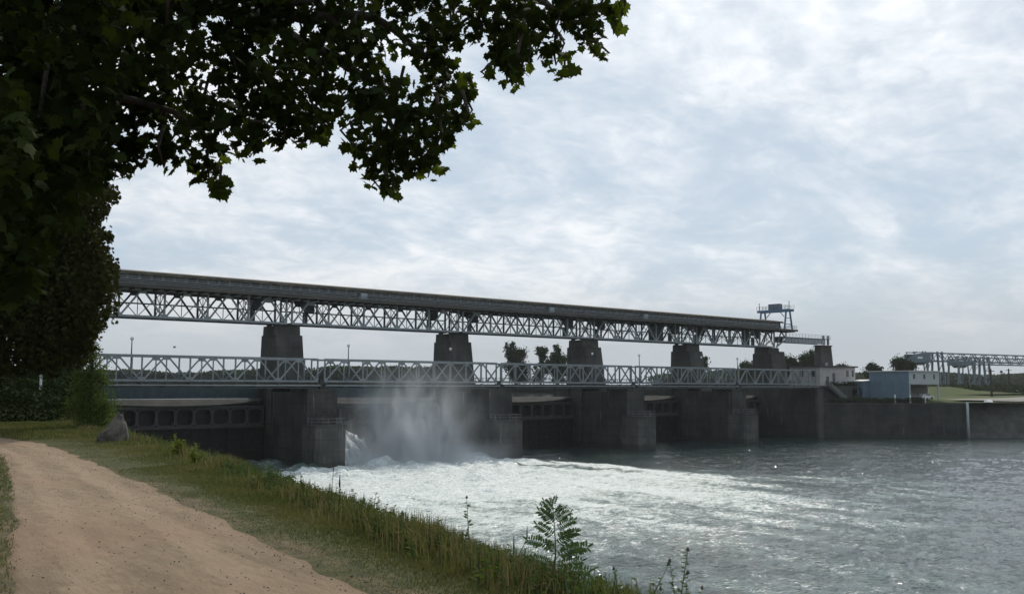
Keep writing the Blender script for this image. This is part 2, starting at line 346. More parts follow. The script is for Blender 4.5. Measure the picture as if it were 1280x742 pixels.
def grid_obj(name, X, Y, Z, mat, attrs=None, smooth=True):
    h, w = X.shape; V = np.stack([X, Y, Z], -1).reshape(-1, 3)
    i = np.arange(h*w).reshape(h, w); Q = np.stack([i[:-1, :-1], i[:-1, 1:], i[1:, 1:], i[1:, :-1]], -1).reshape(-1, 4)
    return np_obj(name, V, Q, mat, attrs, smooth)
def np_obj(name, V, Fc, mat, attrs=None, smooth=False, parent=None, loc=None):
    """V (n,3); Fc (m,k) faces all of k corners, or a list of such arrays"""
    off = wloc(parent) if parent is not None else Vector(loc or (0, 0, 0))
    V = np.asarray(V, dtype=np.float32)-np.array(off, dtype=np.float32)
    Fs = Fc if isinstance(Fc, list) else [Fc]
    me = bpy.data.meshes.new(name); me.vertices.add(len(V)); me.vertices.foreach_set('co', V.ravel())
    loops = np.concatenate([f.ravel() for f in Fs]).astype(np.int32); tot = np.concatenate([np.full(len(f), f.shape[1]) for f in Fs]).astype(np.int32)
    st = np.concatenate([[0], np.cumsum(tot)[:-1]]).astype(np.int32)
    me.loops.add(len(loops)); me.loops.foreach_set('vertex_index', loops)
    me.polygons.add(len(tot)); me.polygons.foreach_set('loop_start', st); me.polygons.foreach_set('loop_total', tot)
    if smooth: me.polygons.foreach_set('use_smooth', np.ones(len(tot), dtype=bool))
    me.update(calc_edges=True)
    for k, a in (attrs or {}).items():
        t = me.attributes.new(k, 'FLOAT', 'POINT'); t.data.foreach_set('value', np.asarray(a, dtype=np.float32).ravel())
    me.materials.append(mat)
    o = bpy.data.objects.new(name, me); COL.objects.link(o)
    if parent is not None: o.parent = parent
    elif loc: o.location = loc
    return o
def axes_line(a, b, fine, coarse_to, n=10):
    return a
def scatter(name, T, faces, P, Rm, S, mat, tint, parent=None, loc=None):
    """copies of a template T (k,3) at P with rotation Rm (n,3,3) and scale S"""
    n, k = len(P), len(T)
    V = np.einsum('nij,kj->nki', Rm, T)*np.asarray(S).reshape(n, -1)[:, None, :1]+P[:, None, :]
    Fs = []
    for f in faces:
        f = np.asarray(f); Fs.append((f[None]+(np.arange(n)*k)[:, None, None]).reshape(-1, f.shape[1]))
    return np_obj(name, V.reshape(-1, 3), Fs, mat, {'tint': np.repeat(tint, k)}, False, parent, loc)
def rand_rot(n, r, tilt=None):
    """random rotations; with tilt, the normal stays within about tilt radians of up"""
    if tilt is None:
        q = r.normal(size=(n, 4)); q /= np.linalg.norm(q, axis=1)[:, None]; w, x, y, z = q.T
        return np.stack([np.stack([1-2*(y*y+z*z), 2*(x*y-z*w), 2*(x*z+y*w)], -1), np.stack([2*(x*y+z*w), 1-2*(x*x+z*z), 2*(y*z-x*w)], -1), np.stack([2*(x*z-y*w), 2*(y*z+x*w), 1-2*(x*x+y*y)], -1)], 1)
    a = r.uniform(0, 2*np.pi, n); b = r.normal(0, tilt, n); c = r.normal(0, tilt, n)
    def rx(t): o = np.zeros_like(t); i = o+1; return np.stack([np.stack([i, o, o], -1), np.stack([o, np.cos(t), -np.sin(t)], -1), np.stack([o, np.sin(t), np.cos(t)], -1)], 1)
    def ry(t): o = np.zeros_like(t); i = o+1; return np.stack([np.stack([np.cos(t), o, np.sin(t)], -1), np.stack([o, i, o], -1), np.stack([-np.sin(t), o, np.cos(t)], -1)], 1)
    def rz(t): o = np.zeros_like(t); i = o+1; return np.stack([np.stack([np.cos(t), -np.sin(t), o], -1), np.stack([np.sin(t), np.cos(t), o], -1), np.stack([o, o, i], -1)], 1)
    return rx(b) @ ry(c) @ rz(a)

# ================================================================== SETTING: left bank, path, river, far land
G0 = 11.267
YC = np.array([-160, -140, -125, -121, -119.8, -116, -110, -101, -94.5, -88, -85, -70, -40, -2, 30.])
XC = np.array([-31.5, -29.3, -27.4, -26.95, -26.75, -26.1, -25.1, -23.75, -23.2, -22.6, -22.1, -18.5, -11, -1.2, -1.2])
def crest(y): return np.interp(y, YC, XC)
def H(x, y):
    x = np.asarray(x, float); y = np.asarray(y, float)
    P = G0+1.78*sstep(-85, -75, y)
    u = x-crest(y)
    return np.maximum(P-(0.36+0.2*sstep(-97, -88, y))*(u+np.sqrt(u*u+0.06)), -2.0)
def crease(a, b, n, k): return np.linspace(a, b, n)
xs = np.concatenate([np.linspace(-400, -60, 12)[:-1], np.linspace(-60, -36, 14)[:-1], np.linspace(-36, -18, 110)[:-1], np.linspace(-18, 22, 50)])
ys = np.concatenate([np.linspace(-500, -150, 10)[:-1], np.linspace(-150, -128, 30)[:-1], np.linspace(-128, -92, 180)[:-1], np.linspace(-92, -70, 60)[:-1], np.linspace(-70, 2.6, 50)])
GX, GY = np.meshgrid(xs, ys)
PRY = np.array([-140, -134, -127, -120.2, -118.6, -116.2, -111.7, -108.6, -103.8, -98.8, -94.7, -92.5, -90, -88.5])
PRX = np.array([-30.2, -29.6, -28.85, -28.15, -27.95, -27.65, -27.15, -26.85, -26.45, -26.15, -26.6, -28, -32, -40])
PLY = np.array([-140, -134, -124, -117.8, -114.4, -110.1, -103.3, -99.8, -97, -95.2, -94])
PLX = np.array([-34.2, -33, -31.7, -30.46, -29.78, -29.05, -28.0, -28.3, -29.8, -33, -40])
def on_path(x, y): return (x < np.interp(y, PRY, PRX)) & (x > np.interp(y, PLY, PLX)) & (y < -94.5)
GZ = H(GX, GY)
rough = np.where(on_path(GX, GY), 0.0, 1.0)
dpath = np.minimum(np.abs(GX-np.interp(GY, PRY, PRX)), np.abs(GX-np.interp(GY, PLY, PLX)))
GZ = GZ+rough*np.clip(dpath/1.1, 0, 1)*(fbm(GX*1.3, GY*1.3, 4, 3)-0.47)*0.09
turf = np.clip(0.55+.1*sstep(-113, -108, GY)+(0.45-.1*sstep(-113, -108, GY))*sstep(0.0, .6, GX-np.interp(GY, PRY, PRX)), 0, 1)
turf = np.where(GY > -95, 1.0, turf); turf = np.where(GY > -85.5, 1.7, turf); turf = np.where(GX < np.interp(GY, PLY, PLX)-0.3, 0.8, turf); turf = np.where(GX-crest(GY) > 0.3, 1.0, turf); turf = np.clip(turf-.12*sstep(-112, -119, GY)*(GX > np.interp(GY, PRY, PRX)), 0, 2)
struct(grid_obj('river_bank', GX, GY, GZ, M['ground'], {'turf': turf}))
# path: a sheet just above the soil, with a ragged edge
def path():
    n = 60
    Ry = np.concatenate([np.linspace(-140, -96.5, 200), [-95.6, -94.9, -94.2, -93.4, -92.4, -91.4, -90.4, -89.5]]); Rx = np.interp(Ry, PRY, PRX)
    Rr = np.stack([Rx, Ry], 1)
    Ly = np.linspace(-140, -99.6, 200); Lx = np.interp(Ly, PLY, PLX); Ll = np.stack([Lx, Ly], 1)
    Ll = np.concatenate([Ll, [[-28.7, -99], [-29.2, -98.2], [-30, -97.2], [-31, -96.4], [-32.6, -95.5], [-34.5, -94.9], [-37, -94.4], [-40, -94]]])
    s = np.linspace(0, 1, n)[None, :, None]
    e1 = (fbm(Ll[:, 1]*1.3, Ll[:, 0]*0, 4, 21)-0.47)*0.28; e2 = (fbm(Rr[:, 1]*2.2, Rr[:, 0]*0, 4, 22)-0.47)*0.3-.03
    Ll[:, 0] += e1; Rr[:, 0] += e2
    Pp = Ll[:, None, :]*(1-s)+Rr[:, None, :]*s
    Z = G0+0.012+(fbm(Pp[..., 0]*3, Pp[..., 1]*1.2, 4, 9)-0.47)*0.02-0.22*0
    Z = Z-0.195+0.0
    return Pp[..., 0], Pp[..., 1], Z
PX, PY, PZ = path()
PZ = np.maximum(PZ*0+H(PX, PY)+0.012, 0)+(fbm(PX*3, PY*1.2, 4, 9)-0.47)*0.012
_s = np.linspace(0, 1, PX.shape[1])[None]; PZ = PZ-.05*np.clip(1-np.minimum(_s, 1-_s)/.07, 0, 1)**2
w_ = np.hypot(PX[:, -1]-PX[:, 0], PY[:, -1]-PY[:, 0])[:, None]; s_ = np.linspace(0, 1, PX.shape[1])[None]
struct(grid_obj('path', PX, PY, PZ, M['path'], {'edge': np.clip(1-np.minimum(s_, 1-s_)*w_/.38, 0, 1), 'lane': (np.exp(-((s_-.27)/.09)**2)+np.exp(-((s_-.70)/.09)**2))*np.ones_like(w_)}))

J = [0.341, 35.0, 70.6, 105.844, 140.045, 172.577]
# river: one sheet, finely rippled near the dam and flat far off
xs = np.concatenate([np.linspace(-30, 95, 330)[:-1], np.linspace(95, 240, 190)[:-1], np.geomspace(240, 5000, 16)])
ys = np.concatenate([-np.geomspace(5000, 150, 14)[:-1], np.linspace(-150, 18.5, 430)])
RX, RY = np.meshgrid(xs, ys)
def river():
    tb = sstep(8, 30, RX-6)*sstep(78, 58, RX)*sstep(-100, -6, RY)
    w = 0.40*(fbm(RX*0.22, RY*0.3, 4, 31)-0.47)+0.26*(fbm(RX*0.8, RY*1.0, 3, 37)-0.43)
    boil = (fbm(RX*0.4+40, RY*0.4, 4, 41)-0.44)*1.1*tb*np.interp(RY, [-60, -18, -4, 6], [.35, .7, 1.7, 1.5])+np.interp(RY, [-20, -6, 6], [.6, 1.3, 1.0])*sstep(0.5, 0.75, fbm(RX*0.16, RY*0.16, 3, 45))*tb
    z = w*np.clip(1-(np.abs(RX)-150)/200, 0.15, 1)+boil
    wob = (fbm(RX*0.12, RY*0.05, 3, 52)-0.44)
    xr = 67+26*wob; xl = 16+14*wob-0.12*(RY+2)*0
    xr = xr+14*(fbm(RX*0.25+9, RY*0.05, 4, 57)-.47)*2
    side = sstep(xl-10, xl+8, RX+np.clip(-(RY+2), 0, 40)*0.35)*sstep(xr+4+np.clip(-(RY+8), 0, 60)*.9, xr-5-np.clip(-(RY+8), 0, 60)*.25, RX)
    along = np.interp(RY, [-170, -110, -90, -75, -60, -45, -30, -4, 10], [0.24, 0.34, 0.42, 0.54, 0.74, 0.90, 1.05, 1.15, 1.15])
    f = side*along
    f = np.maximum(f, 0.20*sstep(-30, -70, RY)*sstep(150, 40, RX)+0.17*sstep(0, -25, RY))  # thin foam over open water; its pale flecks also stand in for sun glints
    f = f*np.where((RY > -3.0) & (RX > 72), 0.35, 1)*np.where((RY > -1.5) & (RX < 33), 0.4, 1)
    f = f+0.55*(fbm(RX*0.35, RY*0.1, 4, 61)-0.46)*sstep(0.05, .4, f)
    return z, np.clip(f, 0, .98)
RZ, FOAM_GLINT = river()
struct(grid_obj('river', RX, RY, RZ, M['water'], {'foam_glint': FOAM_GLINT}))
struct(MB().add([(-400, 21.2, 10.1), (2000, 21.2, 10.1), (2000, 900, 10.1), (-400, 900, 10.1)], [(0, 1, 2, 3)]).build('headwater', M['still']))
struct(MB().add([(-8000, -8000, -3), (8000, -8000, -3), (8000, 8000, -3), (-8000, 8000, -3)], [(0, 1, 2, 3)]).build('ground', M['bed']))
# far bank upstream, left plateau behind the dam
struct(MB().add([(-3000, 640, 9.5), (180, 430, 9.5), (180, 440, 12.2), (-3000, 655, 12.2), (180, 8000, 13), (-8000, 8000, 13)], [(0, 1, 2, 3), (3, 2, 4, 5)]).build('far_bank', M['field']))
struct(MB().add([(-600, 2.4, 13.04), (-0.5, 2.4, 13.04), (-0.5, 40, 13.04), (-30, 400, 13.04), (-600, 600, 13.04), (-0.5, 2.4, -2), (-0.5, 40, -2), (-30, 400, -2)], [(0, 1, 2, 3, 4), (1, 5, 6, 2), (2, 6, 7, 3)]).build('left_plateau', M['field']))
# right bank land behind the quay wall
def right_bank():
    m = MB()
    A = [(171.9, 3.0), (187.2, -7.2), (195.8, -13.2), (204.5, -18.0)]
    m.add([(A[0][0], A[0][1], 8.75), (A[1][0], A[1][1], 8.75), (A[2][0], A[2][1], 8.75), (A[3][0], A[3][1], 8.75),
           (208, -9, 9.5), (203, -1, 9.5), (192, 8, 9.5), (176, 12, 9.5),
           (300, -90, 9.5), (900, -300, 9.5), (900, 60, 10.5), (420, 40, 9.8), (240, 10, 9.5),
           (225, -30, 8.75), (270, -72, 8.75), (900, -340, 8.75)],
          [(0, 1, 6, 7), (1, 2, 5, 6), (2, 3, 4, 5), (3, 13, 12, 4), (4, 12, 5), (13, 14, 8, 12), (14, 15, 9, 8), (8, 9, 10, 11, 12)])
    # upper level at the bridge head and the dyke upstream
    m.add([(172.5, 24, 12.9), (176, 12.02, 9.5), (192, 8.02, 9.5), (203, -0.98, 9.5), (240, 10.02, 9.5), (420, 40, 9.8), (900, 60, 10.5),
           (178, 15, 12.9), (194, 11.5, 12.9), (207, 6, 12.9), (240, 24, 12.9), (420, 62, 12.5), (900, 90, 12.5), (900, 8000, 13), (178, 8000, 13), (178, 24, 12.9)],
          [(1, 2, 8, 7), (2, 3, 9, 8), (3, 4, 10, 9), (4, 5, 11, 10), (5, 6, 12, 11), (7, 8, 9, 10, 11, 12, 13, 14, 15)])
    # riprap slope
    return m
struct(right_bank().build('right_bank', M['field']))
xs = np.linspace(0, 1, 90); 
def riprap():
    P0 = np.array([[199, -15.6], [204, -18.6], [213.7, -26.8], [235, -45], [262, -70], [420, -160], [900, -400]]); P1 = np.array([[204.5, -14], [213, -16], [224, -29], [245, -48], [270, -71], [425, -150], [900, -385]])
    t = np.linspace(0, len(P0)-1, 160); k = np.arange(len(P0))
    a = np.stack([np.interp(t, k, P0[:, 0]), np.interp(t, k, P0[:, 1])], 1); b = np.stack([np.interp(t, k, P1[:, 0]), np.interp(t, k, P1[:, 1])], 1)
    s = np.linspace(-0.1, 1, 30)[None, :, None]; q = a[:, None]*(1-s)+b[:, None]*s
    z = (s[..., 0]*8.9)+(fbm(q[..., 0]*0.5, q[..., 1]*0.5, 4, 71)-0.47)*1.6*np.where(s[..., 0] > 0.97, 0, 1)
    return q[..., 0], q[..., 1], z
stuff(tag(grid_obj('riprap', *riprap(), M['riprap'], smooth=False), 'dark stone riprap slope running down to the river right of the quay', 'riprap'))

# ================================================================== DAM: piers, towers, gates
HW = 2.59
PN = ['nearest the left bank, white water spilling at its side', 'second from the left bank, half veiled in spray', 'third from the left bank, with dark calm water at its foot', 'fourth from the left bank, last before the far abutment']
def tower_mb(m, x, y0=15.0, y1=21.7, z0=12.3, z1=22.6, hx=2.4):
    # battered shaft with a stepped, narrower head
    def ring(a, b, h, z): return [(x-h, a, z), (x+h, a, z), (x+h, b, z), (x-h, b, z)]
    m.prism(ring(y0-0.35, y1+0.3, hx+0.08, z0), ring(y0+1.0, y1, hx, z1-1.55)); m.prism(ring(y0+1.75, y1-0.45, hx-0.03, z1-1.55), ring(y0+1.85, y1-0.5, hx-0.08, z1))
    return m
def pier(k):
    x = J[k]; t = thing('dam_pier', 'concrete dam pier, '+PN[k-1], 'dam pier', (x, 8, 0), 'concrete piers of the dam')
    m = box(x-HW, x+HW, 4.9, 15.6, -2, 11.55)                                  # downstream body
    m.box(x-HW+0.28, x+HW-0.28, 15.6, 16.8, -2, 11.5).box(x-HW, x+HW, 16.8, 18.6, -2, 12.3)   # stop-log recess
    m.box(x-HW+0.6, x+HW-0.6, 18.6, 21.4, -2, 12.3).box(x-HW, x+HW, 21.4, 26, -2, 12.3)      # gate slot and upstream head
    m.box(x-HW-0.12, x+HW+0.12, 14.9, 15.5, 6, 11.4)
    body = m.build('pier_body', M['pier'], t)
    nb = MB(); z = 6.42
    nb.prism([(x-HW, 4.86, -2), (x-HW, 0.55, -2), (x-HW+0.5, 0.02, -2), (x+HW-0.5, 0.02, -2), (x+HW, 0.55, -2), (x+HW, 4.86, -2)],
             [(x-HW, 4.86, z), (x-HW, 0.55, z), (x-HW+0.5, 0.02, z), (x+HW-0.5, 0.02, z), (x+HW, 0.55, z), (x+HW, 4.86, z)])
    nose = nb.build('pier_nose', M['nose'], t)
    MB().prism([(x-HW-0.1, 4.84, z), (x-HW-0.1, 0.45, z), (x-HW+0.45, -0.1, z), (x+HW-0.45, -0.1, z), (x+HW+0.1, 0.45, z), (x+HW+0.1, 4.84, z)],
               [(x-HW-0.1, 4.84, z+.2), (x-HW-0.1, 0.45, z+.2), (x-HW+0.45, -0.1, z+.2), (x+HW-0.45, -0.1, z+.2), (x+HW+0.1, 0.45, z+.2), (x+HW+0.1, 4.84, z+.2)]).build('coping', M['crest'], nose)
    rl = MB(); pts = [(x-HW+.1, 4.7), (x-HW+.1, 0.6), (x-HW+.6, 0.15), (x+HW-.6, 0.15), (x+HW-.1, 0.6), (x+HW-.1, 4.7)]
    for a, b in zip(pts[:-1], pts[1:]):
        n = max(1, round(math.dist(a, b)/1.3))
        for zz in (z+.7, z+1.2): rl.bar((*a, zz), (*b, zz), 0.07)
        for i in range(n+1):
            q = [a[j]+(b[j]-a[j])*i/n for j in (0, 1)]; rl.bar((*q, z+.2), (*q, z+1.2), 0.07)
    rl.build('handrail', M['railgrey'], nose)
    # bearing block and the slim pilaster between two bridge spans
    bb = box(x-HW+.1, x+HW-.1, 3.55, 9.4, 11.55, 12.12); bb.box(x-0.3, x+0.3, 3.9, 4.4, 12.12, 13.6)
    bb.box(x-HW, x+HW, 3.52, 4.9, 6.64, 11.5)
    bb.build('bearing_block', M['pier'], t)
    tower_mb(MB(), x).build('tower', M['tower'], t)
    for dx in (-1.5, 1.5):
        for yy in (17.3, 20.73): box(x+dx-.35, x+dx+.35, yy-.35, yy+.35, 22.6, 22.85).build('bearing', M['dsteel'], t)
    return t
for k in range(1, 5): pier(k)
# abutments
t = thing('dam_abutment', 'concrete abutment where the bridges reach the left bank, partly behind the shrub', 'abutment', (0, 8, 0))
MB().box(-5, 2.9, 2.8, 26, -2, 12.15).box(-5, 2.4, -4, 2.78, -2, 9).build('abutment_body', M['pier'], t)
tower_mb(MB(), J[0]).build('tower', M['tower'], t)
t = thing('dam_abutment', 'concrete abutment under the far end of the truss bridge on the right bank', 'abutment', (174, 8, 0))
MB().box(J[5]-HW, 186, 2.5, 26, -2, 12.15).build('abutment_body', M['wall'], t)
MB().box(J[5]-HW-.1, J[5]-.35, 2.35, 3.0, -2, 12.0).build('corner_pilaster', M['crest'], t)
MB().box(J[5]-2.3, 190, 3.6, 9.6, 12.15, 12.9).build('road_slab', M['wall'], t)
tower_mb(MB(), J[5], z1=22.84).build('tower', M['tower'], t)
MB().prism([(J[5]+2.45, 16, 12.2), (J[5]+5.4, 16, 12.2), (J[5]+5.4, 22, 12.2), (J[5]+2.45, 22, 12.2)], [(J[5]+2.45, 17, 21.9), (J[5]+5.0, 17, 21.9), (J[5]+5.0, 21.6, 21.9), (J[5]+2.45, 21.6, 21.9)]).build('buttress', M['tower'], t)
# end tower of the hoist gantry, behind the house
t = thing('gantry_tower', 'short tapered concrete tower rising behind the pale house, gantry girder on it', 'tower', (200, 20, 12.5))
MB().prism([(197.0, 18.3, 12.5), (203.9, 18.3, 12.5), (203.9, 20.9, 12.5), (197.0, 20.9, 12.5)], [(197.5, 18.7, 24.0), (202.9, 18.7, 24.0), (202.9, 20.6, 24.0), (197.5, 20.6, 24.0)]).build('shaft', M['tower'], t)
MB().box(197.3, 203.1, 18.5, 20.8, 24.0, 24.35).build('cap', M['tower'], t)

BAYN = ['first opening from the left bank', 'second opening, behind the spray', 'third opening from the left bank', 'fourth opening, half hidden by its pier', 'fifth opening, beside the far abutment']
def cell_mb(x0, x1, z0, z1, y0, y1):
    # square frame with a rounded opening
    m = MB(); cx, cz = (x0+x1)/2, (z0+z1)/2; hw, hh = (x1-x0)/2, (z1-z0)/2; n = 24; outer = []; inner = []
    for i in range(n):
        a = 2*math.pi*(i+0.5)/n; c, s = math.cos(a), math.sin(a); k = 1/max(abs(c), abs(s)); outer.append((cx+hw*c*k, cz+hh*s*k))
        e = 5; r = (abs(c)**e+abs(s)**e)**(-1/e); inner.append((cx+(hw-0.22)*c*r, cz+(hh-0.2)*s*r))
    vs = [(u, y0, w) for u, w in outer]+[(u, y0, w) for u, w in inner]+[(u, y1, w) for u, w in inner]
    return m.add(vs, [(i, (i+1) % n, n+(i+1) % n, n+i) for i in range(n)]+[(n+i, n+(i+1) % n, 2*n+(i+1) % n, 2*n+i) for i in range(n)])
def gate(k):
    a, b = J[k]+HW+.02, J[k+1]-HW-.02; 
    t = thing('sluice_gate', 'dark steel sluice gate closing the '+BAYN[k], 'sluice gate', ((a+b)/2, 20, 0), 'sluice gates between the piers')
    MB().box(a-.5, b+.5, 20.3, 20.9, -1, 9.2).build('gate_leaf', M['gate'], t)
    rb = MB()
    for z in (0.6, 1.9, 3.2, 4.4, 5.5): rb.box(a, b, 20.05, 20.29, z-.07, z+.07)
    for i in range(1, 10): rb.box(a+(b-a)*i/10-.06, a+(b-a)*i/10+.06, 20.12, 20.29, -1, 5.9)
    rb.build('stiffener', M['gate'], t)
    n = 10; w = (b-a)/n; c0 = cell_mb(0, w, 6.1, 8.9, 19.25, 20.25).build('opening_frame', M['gframe'], t)
    c0.location = (a-(a+b)/2, -20+0, 0); 
    for v in c0.data.vertices: v.co += Vector(((a+b)/2, 20, 0))
    for i in range(1, n):
        c = c0.copy(); COL.objects.link(c); c.parent = t; c.location.x = a-(a+b)/2+w*i
    for nm, z0, z1 in (('bottom_beam', 5.72, 6.1), ('top_beam', 8.9, 9.25)): box(a, b, 19.1, 20.28, z0, z1).build(nm, M['gframe'], t)
    # bowed crest plate: straight at the back, swelling downstream in the middle
    m = MB(); N = 24
    for i in range(N+1):
        s = i/N; bow = max(0.0, 1-(2*s-1)**2)**0.8; x = a+(b-a)*s
        m.v += [(x, 20.9, 10.36), (x, 20.3, 10.38), (x, 20.2-1.5*bow, 10.3-0.95*bow), (x, 20.25-1.4*bow, 10.05-0.95*bow), (x, 20.9, 9.3)]
    for i in range(N):
        for j in range(4): m.f.append((i*5+j, i*5+5+j, i*5+6+j, i*5+1+j))
    m.build('crest_plate', M['crest'], t)
    return t
for k in range(5): gate(k)

for k in (0, 1):
    a, b = J[k]+2.3, J[k+1]-2.3; t = thing('service_girder', 'dark teal plate girder spanning the '+('first opening above its crest plate' if k == 0 else 'second opening, dimmed by the spray'), 'girder', ((a+b)/2, 22.3, 11))
    n = 8
    for i in range(n): box(a+(b-a)*i/n+.03, a+(b-a)*(i+1)/n-.03, 22.1, 22.4, 10.6, 12.45).build('girder_plate', M['teal'], t)
    box(a, b, 21.95, 22.5, 10.46, 10.59).build('bottom_flange', M['teal'], t); box(a, b, 22.15, 22.38, 10.6, 12.44).build('web', M['dsteel'], t)
# ================================================================== LOWER TRUSS BRIDGE
YL, YL2, ZB, ZT = 4.141, 8.75, 13.32, 16.75
SPN = ['beside the left bank', 'behind the rising spray', 'middle one of five', 'fourth from the left bank', 'ending at the pale house']
def truss(t, a, b, y, zb, zt, mat, n=5, wc=0.34, wd=0.2, wp=0.16, dep=0.3, names=('top_chord', 'bottom_chord'), gus=None, arch=False, heavy_ends=False):
    """Warren truss with posts: n panels between a and b in the plane y"""
    w = (b-a)/n; s = -1 if y < (YL+YL2)/2 or y == YU else 1
    box(a, b, y-dep/2, y+dep/2, zt-wc/2, zt+wc/2).build(names[0], mat, t)
    box(a, b, y-dep/2-.003, y+dep/2+.003, zb-wc/2, zb+wc/2).build(names[1], mat, t)
    z0, z1 = zb+wc/2, zt-wc/2
    for i in range(n):
        x0, xm, x1 = a+w*i, a+w*(i+.5), a+w*(i+1)
        bar((x0+.3, y, z0), (xm-.25, y, z1), wd, dep*.7).build('diagonal', mat, t)
        bar((xm+.25, y, z1), (x1-.3, y, z0), wd, dep*.7).build('diagonal', mat, t)
        if not arch: box(xm-wp/2, xm+wp/2, y-dep*.3, y+dep*.3, z0, z1).build('post', mat, t)
        g = MB(); big = 1.6 if (arch and i in (0, n-1)) else 1.0
        g.ext([(xm-.55*big, z1), (xm+.55*big, z1), (xm+.38*big, z1-.4*big), (xm-.38*big, z1-.4*big)], 1, y-dep*.42, y+dep*.42)
        g.build('gusset', mat, t)
        g = MB(); g.ext([(x0-.0 if i else x0, z0), (x0+.55, z0), (x0+.3, z0+.34), (x0, z0+.34)], 1, y-dep*.41, y+dep*.41)
        g.ext([(x1-.55, z0), (x1, z0), (x1, z0+.34), (x1-.3, z0+.34)], 1, y-dep*.41, y+dep*.41); g.build('node_plate', mat, t)
    for i in range(n+1):
        x = a+w*i; x = min(max(x, a+wp/2), b-wp/2); ww = wp*(1.35 if arch else 1.2)
        box(x-ww/2, x+ww/2, y-dep*.45, y+dep*.45, z0, z1).build('post', mat, t)
YU, YU2, UB, UT = 16.227, 20.73, 23.02, 27.1
def lower_span(k):
    a, b = J[k]+.55, J[k+1]-.55
    t = thing('truss_bridge_span', 'pale steel truss span of the low road bridge, '+SPN[k], 'bridge', ((a+b)/2, 6.4, 12.6), 'low truss bridge spans')
    truss(t, a, b, YL, ZB, ZT, M['lowpaint'], 5, 0.28, 0.19, 0.14)
    truss(t, a, b, YL2, ZB, ZT, M['paint2'], 5, 0.28, 0.19, 0.14)
    box(a, b, YL+.2, YL2-.2, 12.72, 12.98).build('deck', M['deck'], t)
    box(a, b, 3.15, 3.3, 12.56, 12.76).build('edge_beam', M['lowpaint'], t)
    br = MB(); hr = MB(); w = (b-a)/10
    for i in range(11):
        x = min(max(a+w*i, a+.1), b-.1)
        br.bar((x, 3.3, 12.7), (x, YL-.16, 12.95), 0.12, 0.25, (1, 0, 0)); br.box(x-.12, x+.12, YL-.12, YL2+.12, 12.38, 12.7)
        br.box(x-.1, x+.1, YL-.14, YL+.14, 12.55, 13.06)
    br.build('cross_beam', M['deck'], t)
    box(a, b, YL-.1, YL+.1, 12.2, 12.36).build('stringer', M['dsteel'], t); box(a, b, YL2-.1, YL2+.1, 12.2, 12.36).build('stringer', M['dsteel'], t)
    for z in (13.55, 13.85, 14.15): hr.box(a, b, YL2-.62, YL2-.56, z-.03, z+.03)
    for z in (13.5, 14.0): hr.box(a, b, YL+.55, YL+.6, z-.025, z+.025)
    for i in range(21): hr.box(a+(b-a-.06)*i/20, a+(b-a-.06)*i/20+.06, YL2-.64, YL2-.54, 12.98, 14.2)
    hr.build('guard_rail', M['dsteel'], t)
    bt = MB()
    for i in range(5):
        x0 = a+(b-a)*i/5; x1 = a+(b-a)*(i+1)/5; bt.bar((x0, YL+.1, 12.45), (x1, YL2-.1, 12.45), 0.12, 0.1, (0, 0, 1)); bt.bar((x1, YL+.1, 12.46), (x0, YL2-.1, 12.46), 0.12, 0.1, (0, 0, 1))
    bt.build('wind_brace', M['dsteel'], t)
for k in range(5): lower_span(k)

